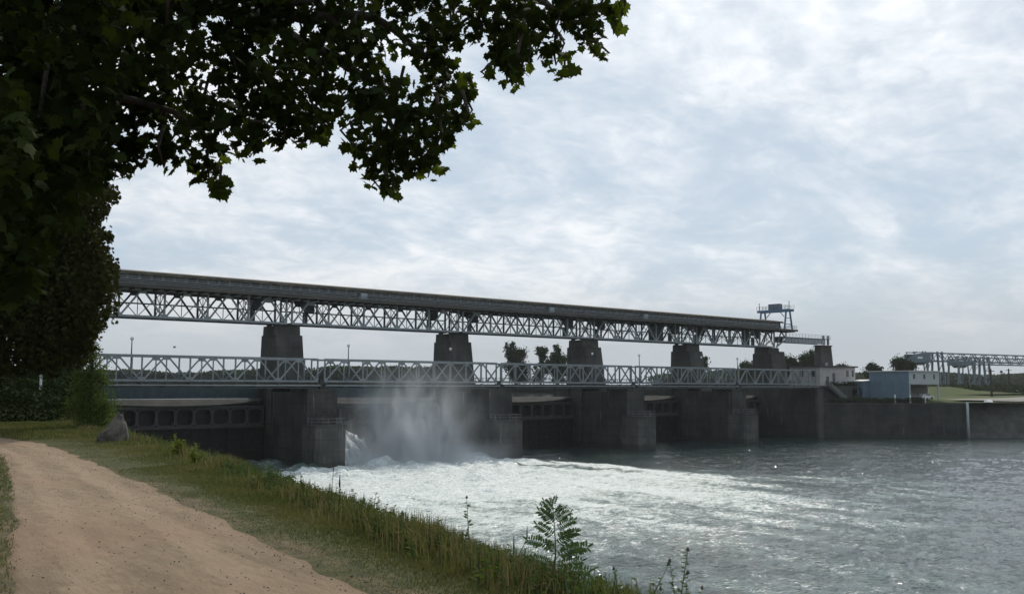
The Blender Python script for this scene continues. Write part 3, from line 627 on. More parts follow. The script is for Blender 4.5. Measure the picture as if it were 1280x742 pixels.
# ================================================================== UPPER HOIST BRIDGE
def upper_span(k):
    a, b = J[k]+.42, J[k+1]-.42
    t = thing('hoist_bridge_span', 'grey steel truss span of the high hoist bridge, '+SPN[k].replace('behind the rising spray', 'above the rising spray').replace('ending at the pale house', 'ending under the blue crane'), 'bridge', ((a+b)/2, 18.5, 23), 'high hoist bridge spans')
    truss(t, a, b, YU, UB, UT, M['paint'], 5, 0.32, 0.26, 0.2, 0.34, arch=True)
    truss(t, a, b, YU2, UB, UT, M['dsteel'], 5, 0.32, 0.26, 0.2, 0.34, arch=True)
    box(a, b, YU2-.25, YU2-.17, 25.2, 25.42).build('service_rail', M['dsteel'], t)
    lb = MB(); n = 5; w = (b-a)/n
    for i in range(n+1):
        x = min(max(a+w*i, a+.1), b-.1); lb.box(x-.1, x+.1, YU+.18, YU2-.18, UB-.12, UB+.12)
    for i in range(n):
        x0, x1 = a+w*i, a+w*(i+1); xm = (x0+x1)/2
        lb.bar((x0, YU+.1, UB-.02), (xm, YU2-.1, UB-.02), 0.14, 0.12, (0, 0, 1)); lb.bar((xm, YU2-.1, UB-.03), (x1, YU+.1, UB-.03), 0.14, 0.12, (0, 0, 1))
    lb.build('wind_brace', M['dsteel'], t)
    sf = MB()
    for i in range(n+1):
        x = min(max(a+w*i, a+.12), b-.12); sf.bar((x, YU+.2, UB+.3), (x, YU2-.2, UT-.3), 0.1, 0.1, (1, 0, 0))
        sf.bar((x, YU2-.2, UB+.3), (x, YU+.2, UT-.3), 0.1, 0.1, (1, 0, 0))
    sf.build('sway_brace', M['paint2'], t)
    im = MB()
    for i in range(2*n+1):
        x = min(max(a+w*i/2, a+.2), b-.2); im.box(x-.05, x+.05, 18.4, 18.5, UB, UT-.2)
        if i < 2*n: im.bar((x, 18.45, UB+.1 if i % 2 else UT-.3), (x+w/2, 18.45, UT-.3 if i % 2 else UB+.1), 0.11)
    im.build('inner_bracing', M['paint2'], t)
    # hoist drums and columns over the two ends of the span
    for nm, xx in (('hoist_machine', a+4.2), ('hoist_machine', b-4.6)):
        hm = MB(); hm.box(xx-.7, xx+.7, 17.6, 20.0, 25.9, 26.9).box(xx-.35, xx+.35, 19.4, 20.0, 23.1, 25.3); hm.tube([(xx-.9, 18.2, 25.6), (xx+.9, 18.2, 25.6)], 0.4, 10)
        o = hm.build(nm, M['dsteel'], t)
        ls = MB(); ls.tube([(xx-2.6+.9*(1-math.cos(q))/2*1.6, 16.8, 26.3-2.0*math.sin(q)) for q in np.linspace(0, math.pi, 9)], 0.07, 6); ls.build('hose_loop', M['rubber'], t)
    if k in (3, 4):
        for xx in ((a+b)/2+(-14.3 if k == 3 else -3.2),):
            box(b-8.7 if k == 4 else b-11.6, b-7.4 if k == 4 else b-8.2, 18.6, 20.2, 23.3, 26.9).build('gate_guide_panel', M['dsteel'], t)
for k in range(5): upper_span(k)
# end bracket of the high bridge beyond the last tower
X5, XE = J[5]+.45, 177.6
t = thing('hoist_bridge_bracket', 'short grey truss bracket carrying the crane platform past the last tower', 'bridge', (174, 18.5, 23))
for y, mt in ((YU, M['paint']), (YU2, M['dsteel'])):
    box(X5, XE, y-.17, y+.17, UT-.16, UT+.16).build('top_chord', mt, t)
    bar((X5, y, UB), (XE-.2, y, 25.4), 0.3, 0.34).build('bottom_chord', mt, t)
    bar((X5+.2, y, UB+.2), (175.1, y, UT-.2), 0.24, 0.25).build('diagonal', mt, t); bar((175.4, y, UT-.2), (XE-.2, y, 25.5), 0.24, 0.25).build('diagonal', mt, t)
    box(XE-.3, XE-.1, y-.15, y+.15, 25.4, UT-.16).build('post', mt, t)
# gallery on top of the high bridge
XG0, XG1 = -6.0, 172.2
t = thing('hoist_gallery', 'long roofed hoist gallery with a band of small windows on the high bridge', 'gallery', (85, 17.5, 27.3))
MB().box(XG0, 178.0, 13.0, 21.9, 27.262, 27.5).build('deck', M['deck'], t)
dk = MB()
for x in np.arange(XG0+1, 177.9, 1.75): dk.box(x-.09, x+.09, 13.15, YU-.2, 26.92, 27.258)
dk.build('deck_bracket', M['deck'], t)
MB().box(XG0, 178.0, 12.88, 12.998, 27.1, 27.62).build('edge_girder', M['plank'], t)
MB().box(XG0, XG1, 14.2, 14.4, 27.5, 28.36).build('lower_wall', M['plank'], t)
MB().box(XG0, XG1, 14.02, 14.3, 28.36, 28.47).build('window_sill', M['paint2'], t)
MB().box(XG0, XG1, 14.28, 14.4, 28.47, 29.2).build('backing_wall', M['dsteel'], t)
MB().box(XG0, XG1, 20.6, 20.8, 27.5, 29.3).build('rear_wall', M['plank'], t)
MB().box(XG1-.15, XG1, 14.4, 20.6, 27.5, 29.2).build('end_wall', M['plank'], t)
rf = MB(); rf.ext([(13.7, 29.18), (13.7, 29.55), (17.5, 30.15), (21.3, 29.55), (21.3, 29.18), (17.5, 29.4)], 0, XG0, XG1+.45); roof = rf.build('roof', M['roof'], t)
MB().box(XG0, XG1+.45, 13.6, 13.698, 29.1, 29.5).build('fascia', M['roof'], roof)
hr = MB()
for z in (27.75, 28.05): hr.box(XG0, XG1, 13.0, 13.06, z-.035, z+.035)
for x in np.arange(XG0, XG1, 1.75): hr.box(x, x+.06, 13.0, 13.06, 27.5, 28.08)
hr.build('walkway_rail', M['paint2'], t)
hr = MB()
for z in (28.1, 28.55): hr.box(XG1+.5, 178.0, 12.98, 13.04, z-.03, z+.03); hr.box(177.94, 178.0, 13.05, 21.8, z-.03, z+.03)
for x in np.arange(XG1+.6, 178, 0.9): hr.box(x, x+.05, 12.98, 13.04, 27.5, 28.58)
hr.build('platform_rail', M['paint2'], t)
def win_frame():
    w, h, v, g = 0.87, 0.345, 0.66, 0.339; m = MB()
    o = [(-w, -h), (w, -h), (w, h), (-w, h)]; n = [(-v, -g), (v, -g), (v, g), (-v, g)]
    vs = [(x, -.1, z) for x, z in o]+[(x, -.1, z) for x, z in n]+[(x, 0, z) for x, z in o]+[(x, 0, z) for x, z in n]
    return m.add(vs, [(i, (i+1) % 4, 4+(i+1) % 4, 4+i) for i in range(4)]+[(4+i, 4+(i+1) % 4, 12+(i+1) % 4, 12+i) for i in range(4)]+[((i+1) % 4, i, 8+i, 8+(i+1) % 4) for i in range(4)])
w0 = win_frame().build('window_frame', M['paint2'], None); p0 = MB().box(-.69, .69, -.045, -.02, -.33, .33).build('window_pane', M['glass'], None)
first = True
for i, x in enumerate(np.arange(XG0+.9, XG1-.9, 1.745)):
    for src in (w0, p0):
        o = src if first else src.copy()
        if not first: COL.objects.link(o)
        o.parent = t; o.location = (x-85, 14.28-17.5, 28.83-27.3)
    first = False
for x in (47.6, 91.6, 119.8): box(x-.5, x+.7, 13.3, 14.0, 27.3, 28.75).build('access_hatch', M['paint'], t)

# blue portal crane on the end of the high bridge
t = thing('portal_crane', 'small blue portal crane straddling the far end of the hoist gallery', 'crane', (174.4, 17.2, 27.5))
for y in (13.4, 21.2):
    for s in (-1, 1): bar((174.4+s*1.75, y, 27.5), (174.4+s*.85, y, 32.3), 0.34).build('leg', M['blue'], t)
    cb = MB()
    for z, d in ((29.0, 1.45), (30.6, 1.15)): cb.bar((174.4-d, y, z), (174.4+d, y, z), 0.16)
    cb.bar((174.4-1.7, y, 27.7), (174.4+1.4, y, 29.0), 0.1); cb.build('leg_brace', M['blue'], t)
for x in (173.5, 175.3): box(x-.22, x+.22, 12.3, 22.3, 32.3, 32.95).build('girder', M['blue'], t)
box(173.7, 175.1, 15.6, 19.0, 32.96, 34.5).build('trolley_cabin', M['cranegrey'], t)
for y in (14.6, 20.0): bar((174.4, y-.0, 31.0), (174.4, y+(1.2 if y < 17 else -1.2), 32.3), 0.16, 0.16, (1, 0, 0)).build('knee_brace', M['blue'], t)
hr = MB()
for x in (173.2, 175.6):
    for z in (33.5, 33.95): hr.box(x-.03, x+.03, 12.3, 22.3, z-.03, z+.03)
    for y in np.arange(12.3, 22.4, 1.0): hr.box(x-.03, x+.03, y-.03, y+.03, 32.95, 33.98)
hr.build('handrail', M['paint2'], t)
bar((175.3, 13.6, 32.95), (175.3, 13.6, 35.2), 0.12).build('mast', M['blue'], t); bar((173.4, 21.6, 32.95), (173.4, 21.6, 34.9), 0.12).build('mast', M['blue'], t)
# gantry girder from the bracket to the end tower
t = thing('gantry_girder', 'pale grey girder walkway linking the high bridge to the end tower', 'girder', (188, 19, 24.4))
for y in (17.9, 20.4):
    box(178.1, 198.5, y-.12, y+.12, 24.5, 25.9).build('web_plate', M['paint'], t)
    st = MB()
    for x in np.arange(179, 198.4, 1.6): st.box(x-.05, x+.05, y-.2, y-.121, 24.5, 25.9)
    st.build('web_stiffener', M['paint'], t)
box(178.1, 198.5, 17.6, 20.7, 25.902, 26.05).build('walkway', M['deck'], t)
hr = MB()
for z in (26.55, 27.05): hr.box(178.1, 201, 17.62, 17.68, z-.03, z+.03)
for x in np.arange(178.2, 201.1, 1.5): hr.box(x-.03, x+.03, 17.62, 17.68, 26.05, 27.08)
hr.box(198.52, 201.2, 17.6, 20.7, 26.0, 26.1); hr.build('handrail', M['paint'], t)
for x in (198.3, 200.6): box(x-.25, x+.25, 18.0, 18.5, 24.4, 27.0).build('end_post', M['paint2'], t)

# lamps along the low bridge road
LX = [(7.6, 'tall lamp post over the first truss span, just right of the leafy tree'), (42.5, 'lamp post at the start of the second truss span'), (63.3, 'lamp post whose pale globe shows before the second tower'),
      (99.0, 'lamp post whose pale globe shows before the third tower'), (113.0, 'lamp post standing against the sky between third and fourth tower'), (133.7, 'lamp post whose pale globe shows before the fourth tower'), (147.0, 'lamp post just left of the last tower')]
def lamp(x, y, label):
    t = thing('bridge_lamp', label, 'lamp', (x, y, 13.0), 'lamps along the low bridge')
    MB().tube([(x, y, 12.98), (x, y, 16), (x, y, 19.0)], [0.13, 0.1, 0.07], 8).build('pole', M['dsteel'], t)
    m = MB(); m.tube([(x, y, 19.0+.28-.28*math.cos(a)) for a in np.linspace(0, math.pi, 7)], [max(.02, .26*math.sin(a)) for a in np.linspace(0, math.pi, 7)], 10); m.build('globe', M['white'], t, True)
    return t
for x, l in LX: lamp(x, 9.15, l)

# ================================================================== RIGHT BANK: wall, house, blue hall, cranes
t = thing('quay_wall', 'dark stained concrete quay wall running right from the far abutment', 'wall', (186, -7, 0))
WLp = [(172.02, 2.5), (180.0, -2.85), (187.04, -7.58), (191.3, -10.5), (195.55, -13.54), (202.6, -18.6)]
for i, (p, q) in enumerate(zip(WLp[:-1], WLp[1:])):
    p, q = Vector((*p, 0)), Vector((*q, 0)); d = (q-p).normalized(); n = Vector((-d.y, d.x, 0)); q = q-d*.06; bt = [p, q, q+n*.9, p+n*.9]; dz = (0.0, .0, .02, -.02, 0.0)[i]; off = n*(0.05 if i % 2 else 0)
    pn = MB().prism([v+off+Vector((0, 0, -2)) for v in bt], [v+off+Vector((0, 0, 8.3+dz)) for v in bt]).build('wall_panel', M['wall'], t)
    MB().prism([v+off-n*.12+Vector((0, 0, 8.3+dz)) for v in bt[:2]]+[v+off+Vector((0, 0, 8.3+dz)) for v in bt[2:]], [v+off-n*.12+Vector((0, 0, 8.62+dz)) for v in bt[:2]]+[v+off+Vector((0, 0, 8.62+dz)) for v in bt[2:]]).build('coping', M['crest'], pn)
hr = MB()
for p, q in zip(WLp[:4], WLp[1:5]):
    for z in (9.2, 9.7): hr.bar((p[0], p[1]+.4, z), (q[0], q[1]+.4, z), 0.06)
    for i in range(5): hr.box(p[0]+(q[0]-p[0])*i/5-.03, p[0]+(q[0]-p[0])*i/5+.03, p[1]+(q[1]-p[1])*i/5+.37, p[1]+(q[1]-p[1])*i/5+.43, 8.6, 9.72)
hr.build('handrail', M['dsteel'], t)
t = tag(MB().tube([(202.4, -19.2, -1), (202.4, -19.2, 4), (202.4, -19.2, 8.9)], 0.3, 12).build('mooring_pile', M['greypost'], None, True, None), 'tall grey mooring pile standing in the water at the end of the quay', 'pile')
# stairs from the bridge head down to the quay
t = thing('staircase', 'outdoor concrete stairs with rails down from the bridge head', 'stairs', (178, 2.0, 9))
MB().ext([(172.6, 12.6), (172.6, 12.9), (173.6, 12.9), (181.2, 9.0), (181.2, 8.7), (180.4, 8.7)], 1, 1.1, 2.3).build('flight', M['crest'], t)
sp = MB()
for i in range(20): sp.box(173.6+i*.38, 173.6+i*.38+.38, 1.12, 2.28, 12.3-i*.195, 12.72-i*.195+.1)
stuff(sp.build('steps', M['crest'], t))
hr = MB()
for dz in (.55, 1.05): hr.bar((173.2, 1.15, 12.9+dz), (181.2, 1.15, 9+dz), 0.07); hr.bar((173.2, 2.25, 12.9+dz), (181.2, 2.25, 9+dz), 0.07)
for i in range(8): hr.box(173.4+i*1.08, 173.46+i*1.08, 1.12, 1.18, 12.8-i*.53, 13.9-i*.53)
hr.build('handrail', M['greypost'], t)

t = thing('house', 'small flat roofed pale house at the far end of the bridge', 'house', (191, 14, 12.9))
MB().box(183.1, 200.3, 10.0, 19.2, 12.5, 17.9).build('wall', M['housewall'], t)
MB().box(182.5, 200.9, 9.4, 19.8, 17.9, 18.3).build('roof', M['houseroof'], t)
for x, w in ((196.4, .8), (199.0, .7)):
    f = MB().box(x-w/2-.1, x+w/2+.1, 9.9, 9.998, 15.4, 17.1).build('window', M['houseroof'], t); MB().box(x-w/2, x+w/2, 9.86, 9.898, 15.5, 17.0).build('pane', M['glass'], f)
for x in (186.6, 189.6): f = MB().box(x-.55, x+.55, 9.9, 9.998, 12.9, 15.4 + (0.9 if x > 188 else 0)).build('door', M['darkdoor'], t)
MB().box(193.6, 194.1, 14.5, 15.0, 18.3, 19.2).build('chimney', M['housewall'], t)
for y in (12, 15.5): MB().box(183.0, 183.09, y-.5, y+.5, 15.3, 16.9).build('window', M['glass'], t)

# blue hall: local frame u along the white front, v along the blue side
c0 = Vector((194.44, -8.35, 9.5)); U = Vector((0.972, -0.236, 0)); V = Vector((0.236, 0.972, 0))
def loc(u, v, z): return c0+U*u+V*v+Vector((0, 0, z))
def obx(u0, u1, v0, v1, z0, z1):
    return MB().prism([loc(u0, v0, z0), loc(u1, v0, z0), loc(u1, v1, z0), loc(u0, v1, z0)], [loc(u0, v0, z1), loc(u1, v0, z1), loc(u1, v1, z1), loc(u0, v1, z1)])
t = thing('workshop_hall', 'light blue metal clad hall with a white front above an open carport', 'building', loc(5, 6, 0))
obx(0.05, 11, 3.5, 13, 0, 7.1).build('core_wall', M['whiteclad'], t)
for i in range(13): obx(-.05-(.03 if i % 2 else 0), .045, i, i+.97, 0.15, 7.15).build('cladding_panel', M['blueclad'], t)
obx(.05, 11, 0, .25, 3.9, 7.15).build('front_wall', M['whiteclad'], t)
obx(.05, 11, .26, 3.49, 3.75, 3.9).build('carport_ceiling', M['whiteclad'], t)
for u in (.12, 10.6): obx(u, u+.35, 0.02, .35, 0, 3.89).build('carport_post', M['whiteclad'], t)
obx(.5, 10.6, 3.35, 3.49, 0, 3.74).build('shutter', M['olive'], t)
for u in (1.9, 5.6, 9.2): w = obx(u-.3, u+.3, -.06, -.003, 5.3, 6.5).build('window', M['darkdoor'], t); obx(u-.22, u+.22, -.09, -.062, 5.38, 6.42).build('pane', M['glass'], w)
obx(-.35, 11.3, -.3, 13.3, 7.16, 7.4).build('roof', M['palemetal'], t)
an = obx(-2.3, 3, 13.1, 19, 0, 4.5).build('annex', M['blueclad'], t)
MB().prism([loc(-2.7, 13.02, 4.51), loc(3.2, 13.02, 4.9), loc(3.2, 19.4, 4.9), loc(-2.7, 19.4, 4.51)], [loc(-2.7, 13.02, 4.75), loc(3.2, 13.02, 5.15), loc(3.2, 19.4, 5.15), loc(-2.7, 19.4, 4.75)]).build('annex_roof', M['palemetal'], an)
obx(-2.4, -2.31, 15.1, 16.5, 1.6, 2.7).build('annex_window', M['glass'], an); obx(-2.4, -2.31, 13.4, 14.4, 0.1, 2.6).build('annex_door', M['darkdoor'], an)
# parked cars in the carport
def car(u, v, mat, label):
    t = thing('parked_car', label, 'car', loc(u, v, 0), 'cars under the carport')
    pr = [(-2.1, .35), (2.1, .35), (2.15, .75), (1.9, .95), (1.15, 1.0), (.5, 1.42), (-1.0, 1.45), (-1.75, 1.02), (-2.1, .9)]
    m = MB(); m.prism([loc(u+a, v-.85, z) for a, z in pr], [loc(u+a, v+.85, z) for a, z in pr]); m.build('body', mat, t)
    w = MB()
    for q in ([(1.0, 1.02), (.48, 1.36), (-.2, 1.38), (-.2, 1.02)], [(-.3, 1.02), (-.3, 1.38), (-.95, 1.38), (-1.5, 1.02)]):
        for vv in (v-.87, v+.85): w.prism([loc(u+a, vv, z) for a, z in q], [loc(u+a, vv+.02, z) for a, z in q])
    w.build('side_window', M['glass'], t)
    for a in (-1.3, 1.3):
        for vv in (v-.88, v+.7): MB().tube([loc(u+a, vv, .34), loc(u+a, vv+.18, .34)], .34, 12).build('wheel', M['rubber'], t)
car(2.7, 1.8, M['card'], 'dark parked car nearest the blue wall of the hall'); car(7.9, 1.8, M['carw'], 'white parked car under the right half of the carport')
# white bollards by the quay edge
for i, (px, lab) in enumerate(((1142, 'white bollard at the quay edge below the blue hall corner'), (1158.5, 'white bollard at the quay edge below the middle of the carport'), (1178, 'white bollard at the quay edge right of the carport'))):
    q = on_ground(px, 505, 9.0); q = at(px, 507.5, 225)
    s = 0
    p = Vector((188.6+i*3.2, -7.6-i*2.3, 8.62))
    tag(MB().tube([p, p+Vector((0, 0, 1.2)), p+Vector((0, 0, 2.1))], [.22, .2, .2], 10).build('bollard', M['white'], None), lab, 'bollard', 'white bollards on the quay')
b0 = Vector((212.0, -20.2, 8.85))
t = thing('rowing_boat', 'small white boat lying upturned on the bank above the riprap', 'boat', b0)
m = MB(); n = 9
for i in range(n):
    s = i/(n-1)*2-1; w = .75*(1-s*s)**.6+.03; h = .62*(1-.35*s*s)
    m.v += [(b0.x+s*2.2, b0.y-w, b0.z+.02), (b0.x+s*2.2, b0.y-w*.55, b0.z+h*.8), (b0.x+s*2.2, b0.y, b0.z+h), (b0.x+s*2.2, b0.y+w*.55, b0.z+h*.8), (b0.x+s*2.2, b0.y+w, b0.z+.02)]
for i in range(n-1):
    for j in range(4): m.f.append((i*5+j, i*5+5+j, i*5+6+j, i*5+1+j))
m.build('hull', M['white'], t, True)
MB().box(b0.x-2.1, b0.x+2.1, b0.y-.04, b0.y+.04, b0.z+.6, b0.z+.72).build('keel', M['white'], t)

# loading cranes beyond the hall
def gantry(label, P, Q, zt, zb, legs, head):
    """truss boom from P to Q (xy), with a cabin at its start and pairs of legs"""
    P, Q = Vector((*P, 0)), Vector((*Q, 0)); d = (Q-P).normalized(); n = Vector((-d.y, d.x, 0)); Ln = (Q-P).length
    t = thing('loading_crane', label, 'crane', (P.x, P.y, 12), 'loading cranes on the right bank')
    def at_(s, o, z): v = P+d*s+n*o; return (v.x, v.y, z)
    for o in (-2, 2):
        MB().bar(at_(0, o, zt), at_(Ln, o, zt), .4).build('top_chord', M['cranegrey'], t); MB().bar(at_(0, o, zb), at_(Ln, o, zb), .55).build('bottom_chord', M['cranegrey'], t)
        k = int(Ln/4.2)
        for i in range(k):
            s0, s1 = Ln*i/k, Ln*(i+1)/k; MB().bar(at_(s0, o, zb if i % 2 else zt), at_(s1, o, zt if i % 2 else zb), .28).build('lattice', M['cranegrey'], t)
    h = MB(); a, b = head
    h.prism([at_(a, -3, zb-.8), at_(b, -3, zb-.8), at_(b, 3, zb-.8), at_(a, 3, zb-.8)], [at_(a, -3, zt-.9), at_(b, -3, zt+.3), at_(b, 3, zt+.3), at_(a, 3, zt-.9)])
    h.prism([at_((a+b)/2-2, -2, zb-2.0), at_((a+b)/2+2, -2, zb-2.0), at_((a+b)/2+2, 2, zb-2.0), at_((a+b)/2-2, 2, zb-2.0)], [at_((a+b)/2-4, -2, zb-.8), at_((a+b)/2+4, -2, zb-.8), at_((a+b)/2+4, 2, zb-.8), at_((a+b)/2-4, 2, zb-.8)])
    hb = h.build('machine_house', M['cranegrey'], t); MB().prism([at_(a+1.5, -3.05, zb+.9), at_(a+5, -3.05, zb+.9), at_(a+5, -3.01, zb+.9), at_(a+1.5, -3.01, zb+.9)], [at_(a+1.5, -3.05, zb+1.8), at_(a+5, -3.05, zb+1.8), at_(a+5, -3.01, zb+1.8), at_(a+1.5, -3.01, zb+1.8)]).build('window', M['white'], hb)
    for s, w, sp in legs:
        for o in (-3.5, 3.5):
            MB().bar(at_(s, o, 11.5), at_(s, o*.7, zt+.6), w).build('leg', M['cranegrey'], t)
            if sp: MB().bar(at_(s+sp, o, 11.5), at_(s+sp, o*.7, zt+.6), w).build('leg', M['cranegrey'], t)
        if sp:
            lb = MB()
            for o in (-3.5, 3.5):
                for i in range(3):
                    z0 = 12+i*4.2; lb.bar(at_(s, o*.95, z0), at_(s+sp, o*.9, z0+4.2), .22)
            lb.build('leg_brace', M['cranegrey'], t)
gantry('nearer grey blue loading crane with long lattice boom behind the white front hall', (374.9, 85.1), (523, 94.7-34), 28.4, 24.6, [(6.0, .45, 2.0), (16.5, .75, 3.4)], (0, 11))
gantry('farther grey blue loading crane whose cabin hangs right of the first crane legs', (450.6, 101.5), (640, 70), 28.2, 24.6, [(1.0, .8, 0), (9, .5, 4.0), (23, .95, 4.4)], (0, 12))
# power poles
for px, py0, dep, h, lab in ((1240, 499, 300, 10.0, 'dark wooden power pole on the grass right of the cranes'), (1262, 489, 380, 9.5, 'farther dark power pole near the right edge of the view')):
    p = at(px, py0, dep); zt = p.z+h; t = thing('power_pole', lab, 'pole', p, 'power poles on the right bank')
    MB().tube([p-Vector((0, 0, 2)), p+Vector((0, 0, h*.5)), p+Vector((0, 0, h))], [.42, .36, .28], 8).build('pole', M['deadstalk'], t)
    MB().box(p.x-.09, p.x+.09, p.y-1.2, p.y+1.2, p.z+h-.8, p.z+h-.6).build('crossarm', M['deadstalk'], t)
p = at(1253, 492, 420); t = thing('yard_lamp', 'dark yard lamp with a small head between the two power poles', 'lamp', p)
MB().tube([p-Vector((0, 0, 2)), p+Vector((0, 0, 9.6))], [.16, .1], 6).build('pole', M['deadstalk'], t); MB().tube([p+Vector((0, 0, 9.6)), p+Vector((0, 0, 9.9)), p+Vector((0, 0, 10.8))], [.2, .8, .3], 8).build('head', M['deadstalk'], t)
# road along the right bank
struct(MB().add([(207, -11, 9.516), (223, -23, 9.0), (262, -22, 9.55), (420, 22, 9.85), (418, 27, 9.85), (250, -8, 9.55), (226, -8, 9.53)], [(0, 1, 2, 5, 6), (2, 3, 4, 5)]).build('bank_road', M['gravel']))

# ================================================================== PLANTS
def blob_pts(n, r, shell=0.5):
    v = r.normal(size=(n, 3)); v /= np.linalg.norm(v, axis=1)[:, None]; rad = (shell+(1-shell)*r.random(n)**0.6)
    return v*rad[:, None]
LEAF_Q = np.array([(-.5, 0, 0), (0, -.32, .04), (.5, 0, 0), (0, .32, .04)])      # a small lens-shaped leaf
def crown_tree(name, label, base, clumps, leaf, dens, mat, trunk_r, group=None, cat='tree', lean=(0, 0)):
    """clumps: (dx, dy, z, r) relative to base"""
    base = Vector(base); t = thing(name, label, cat, base, group); r = np.random.default_rng(abs(hash(label)) % 9999 if False else int(base.x*13+base.y*7) % 9973)
    P = []
    for dx, dy, z, rr in clumps:
        n = max(20, int(dens*rr*rr)); q = blob_pts(n, r, .15)*np.array([rr, rr, rr*.85])*1.15
        sub = (fbm(q[:, 0]*2/rr+5, q[:, 1]*2/rr+q[:, 2]*1.5/rr+9, 3, int(r.integers(1000)))-.25) ; q = q*(0.65+0.9*np.clip(sub, 0, .8))[:, None]
        wv = r.random(n) < .16; q[wv] = blob_pts(int(wv.sum()), r, .6)*rr*1.45
        P.append(q+np.array([base.x+dx, base.y+dy, base.z+z]))
    P = np.concatenate(P); n = len(P)
    scatter('crown', LEAF_Q, [[[0, 1, 2, 3]]], P, rand_rot(n, r), leaf*r.uniform(.6, 1.3, n), mat, r.random(n), t)
    m = MB(); zt = max(c[2] for c in clumps)
    m.tube([base+Vector((0, 0, -.5)), base+Vector((lean[0]*.4, lean[1]*.4, zt*.4)), base+Vector((lean[0], lean[1], zt*.85))], [trunk_r, trunk_r*.75, trunk_r*.25], 8)
    for dx, dy, z, rr in clumps: m.tube([base+Vector((lean[0]*.5, lean[1]*.5, max(.3, z*.55))), base+Vector((dx*.6, dy*.6, z*.85)), base+Vector((dx, dy, z))], [trunk_r*.4, trunk_r*.25, trunk_r*.08], 5)
    m.build('trunk', M['bark'], t); return t
def px_tree(name, label, px, pbase, dep, blobs, leaf, dens, group, mat='far_leaf', tr=.35):
    b = at(px, pbase, dep); k = dep/F; cl = []
    blobs = blobs+[((a[0]+c[0])/2, (a[1]+c[1])/2, (a[2]+c[2])/2) for a, c in zip(blobs[:-1], blobs[1:])]
    for bx, by, br in blobs:
        for _ in range(3): e = at(bx+random.uniform(-1, 1)*br*1.1, by+random.uniform(-.9, .8)*br, dep)-b; cl.append((e.x+random.uniform(-1, 1)*br*k*.5, e.y+random.uniform(-1, 1)*br*k*.5, e.z, br*k*random.uniform(.4, .7)))
        q = at(bx, by, dep)-b; cl.append((q.x+random.uniform(-1, 1)*br*k*.4, q.y+random.uniform(-1, 1)*br*k*.4, q.z, br*k*1.05))
    return crown_tree(name, label, b, cl, leaf, dens, M[mat], tr, group)
TG = 'trees beyond the dam'
px_tree('broadleaf_tree', 'tall loose tree rising over the low bridge left of the third tower', 644, 482, 345, [(641, 434, 6), (637, 444, 6), (646, 448, 8), (654, 440, 6), (640, 458, 9), (652, 460, 9), (646, 470, 12)], .62, 75, TG)
px_tree('broadleaf_tree', 'small round topped tree in the gap just left of the third tower', 676, 482, 350, [(676, 441, 6), (680, 437, 4), (673, 438, 4), (678, 447, 4), (677, 462, 6), (672, 470, 8)], .62, 75, TG)
px_tree('broadleaf_tree', 'sparse tree half hidden by the left edge of the third tower', 698, 482, 350, [(696, 434, 4), (698, 440, 3), (692, 447, 6), (700, 448, 7), (688, 456, 8), (702, 460, 9), (694, 468, 10)], .62, 75, TG)
px_tree('broadleaf_tree', 'tree peeping out to the right of the fourth tower', 877, 482, 345, [(880, 448, 4), (875, 454, 8), (866, 460, 8), (872, 468, 10)], .62, 75, TG)
px_tree('broadleaf_tree', 'rounded tree just left of the last tower', 934, 483, 345, [(934, 455, 5), (930, 459, 6), (939, 460, 6), (934, 468, 9)], .62, 75, TG)
px_tree('broadleaf_tree', 'bushy tree between the last tower and the house, left of two', 986, 483, 330, [(983, 449, 6), (988, 453, 6), (978, 456, 6), (985, 464, 10)], .62, 75, TG)
px_tree('broadleaf_tree', 'broad dense tree under the gantry girder beside the end tower', 1012, 483, 330, [(1014, 447, 8), (1006, 452, 7), (1020, 452, 8), (1000, 458, 7), (1012, 462, 11)], .62, 75, TG)
px_tree('broadleaf_tree', 'dark pointed tree behind the left end of the blue hall', 1090, 484, 330, [(1092, 456, 4), (1086, 461, 5), (1096, 461, 5), (1090, 468, 8)], .6, 75, TG)
px_tree('broadleaf_tree', 'broad umbrella shaped tree behind the blue hall roof', 1127, 484, 330, [(1126, 450, 6), (1120, 455, 6), (1133, 454, 6), (1140, 458, 5), (1126, 461, 9)], .6, 75, TG)
px_tree('broadleaf_tree', 'low round tree showing over the house roof', 1053, 484, 340, [(1053, 457, 4), (1049, 462, 5), (1057, 463, 5)], .6, 75, TG)
def far_wood(name, label, pts, hgt, wid, n, leaf, mat='far_leaf', seed=5):
    r = np.random.default_rng(seed); pts = np.array(pts, float); t = r.random(n)*(len(pts)-1); k = np.arange(len(pts))
    x = np.interp(t, k, pts[:, 0]); y = np.interp(t, k, pts[:, 1]); z0 = np.interp(t, k, pts[:, 2])
    h = hgt*(.45+.9*fbm(t*40/len(pts)*len(pts)/6, t*0, 4, seed))
    P = np.stack([x+r.normal(0, wid/2.5, n), y+r.normal(0, wid/2.5, n), z0+h*r.random(n)**.8], 1)
    return stuff(tag(scatter(name, LEAF_Q, [[[0, 1, 2, 3]]], P, rand_rot(n, r), leaf*r.uniform(.6, 1.4, n), M[mat], r.random(n)), label, 'wood'))
far_wood('far_wood', 'distant line of trees along the far shore seen through the low bridge', [(70, 448, 12), (185, 440, 12), (182, 300, 12.4), (184, 190, 12.7)], 9, 10, 40000, 2.2)
far_wood('far_wood', 'low distant bushes along the far shore behind the left spans', [(-900, 520, 12), (-300, 470, 12), (0, 452, 12), (75, 448, 12)], 4.5, 9, 34000, 1.8, seed=6)
far_wood('far_wood', 'hazy dark hedges and trees behind the loading cranes', [(480, 330, 12.5), (620, 250, 12.5), (800, 200, 12.5), (1200, 130, 12.5)], 11, 16, 40000, 2.6, seed=8)
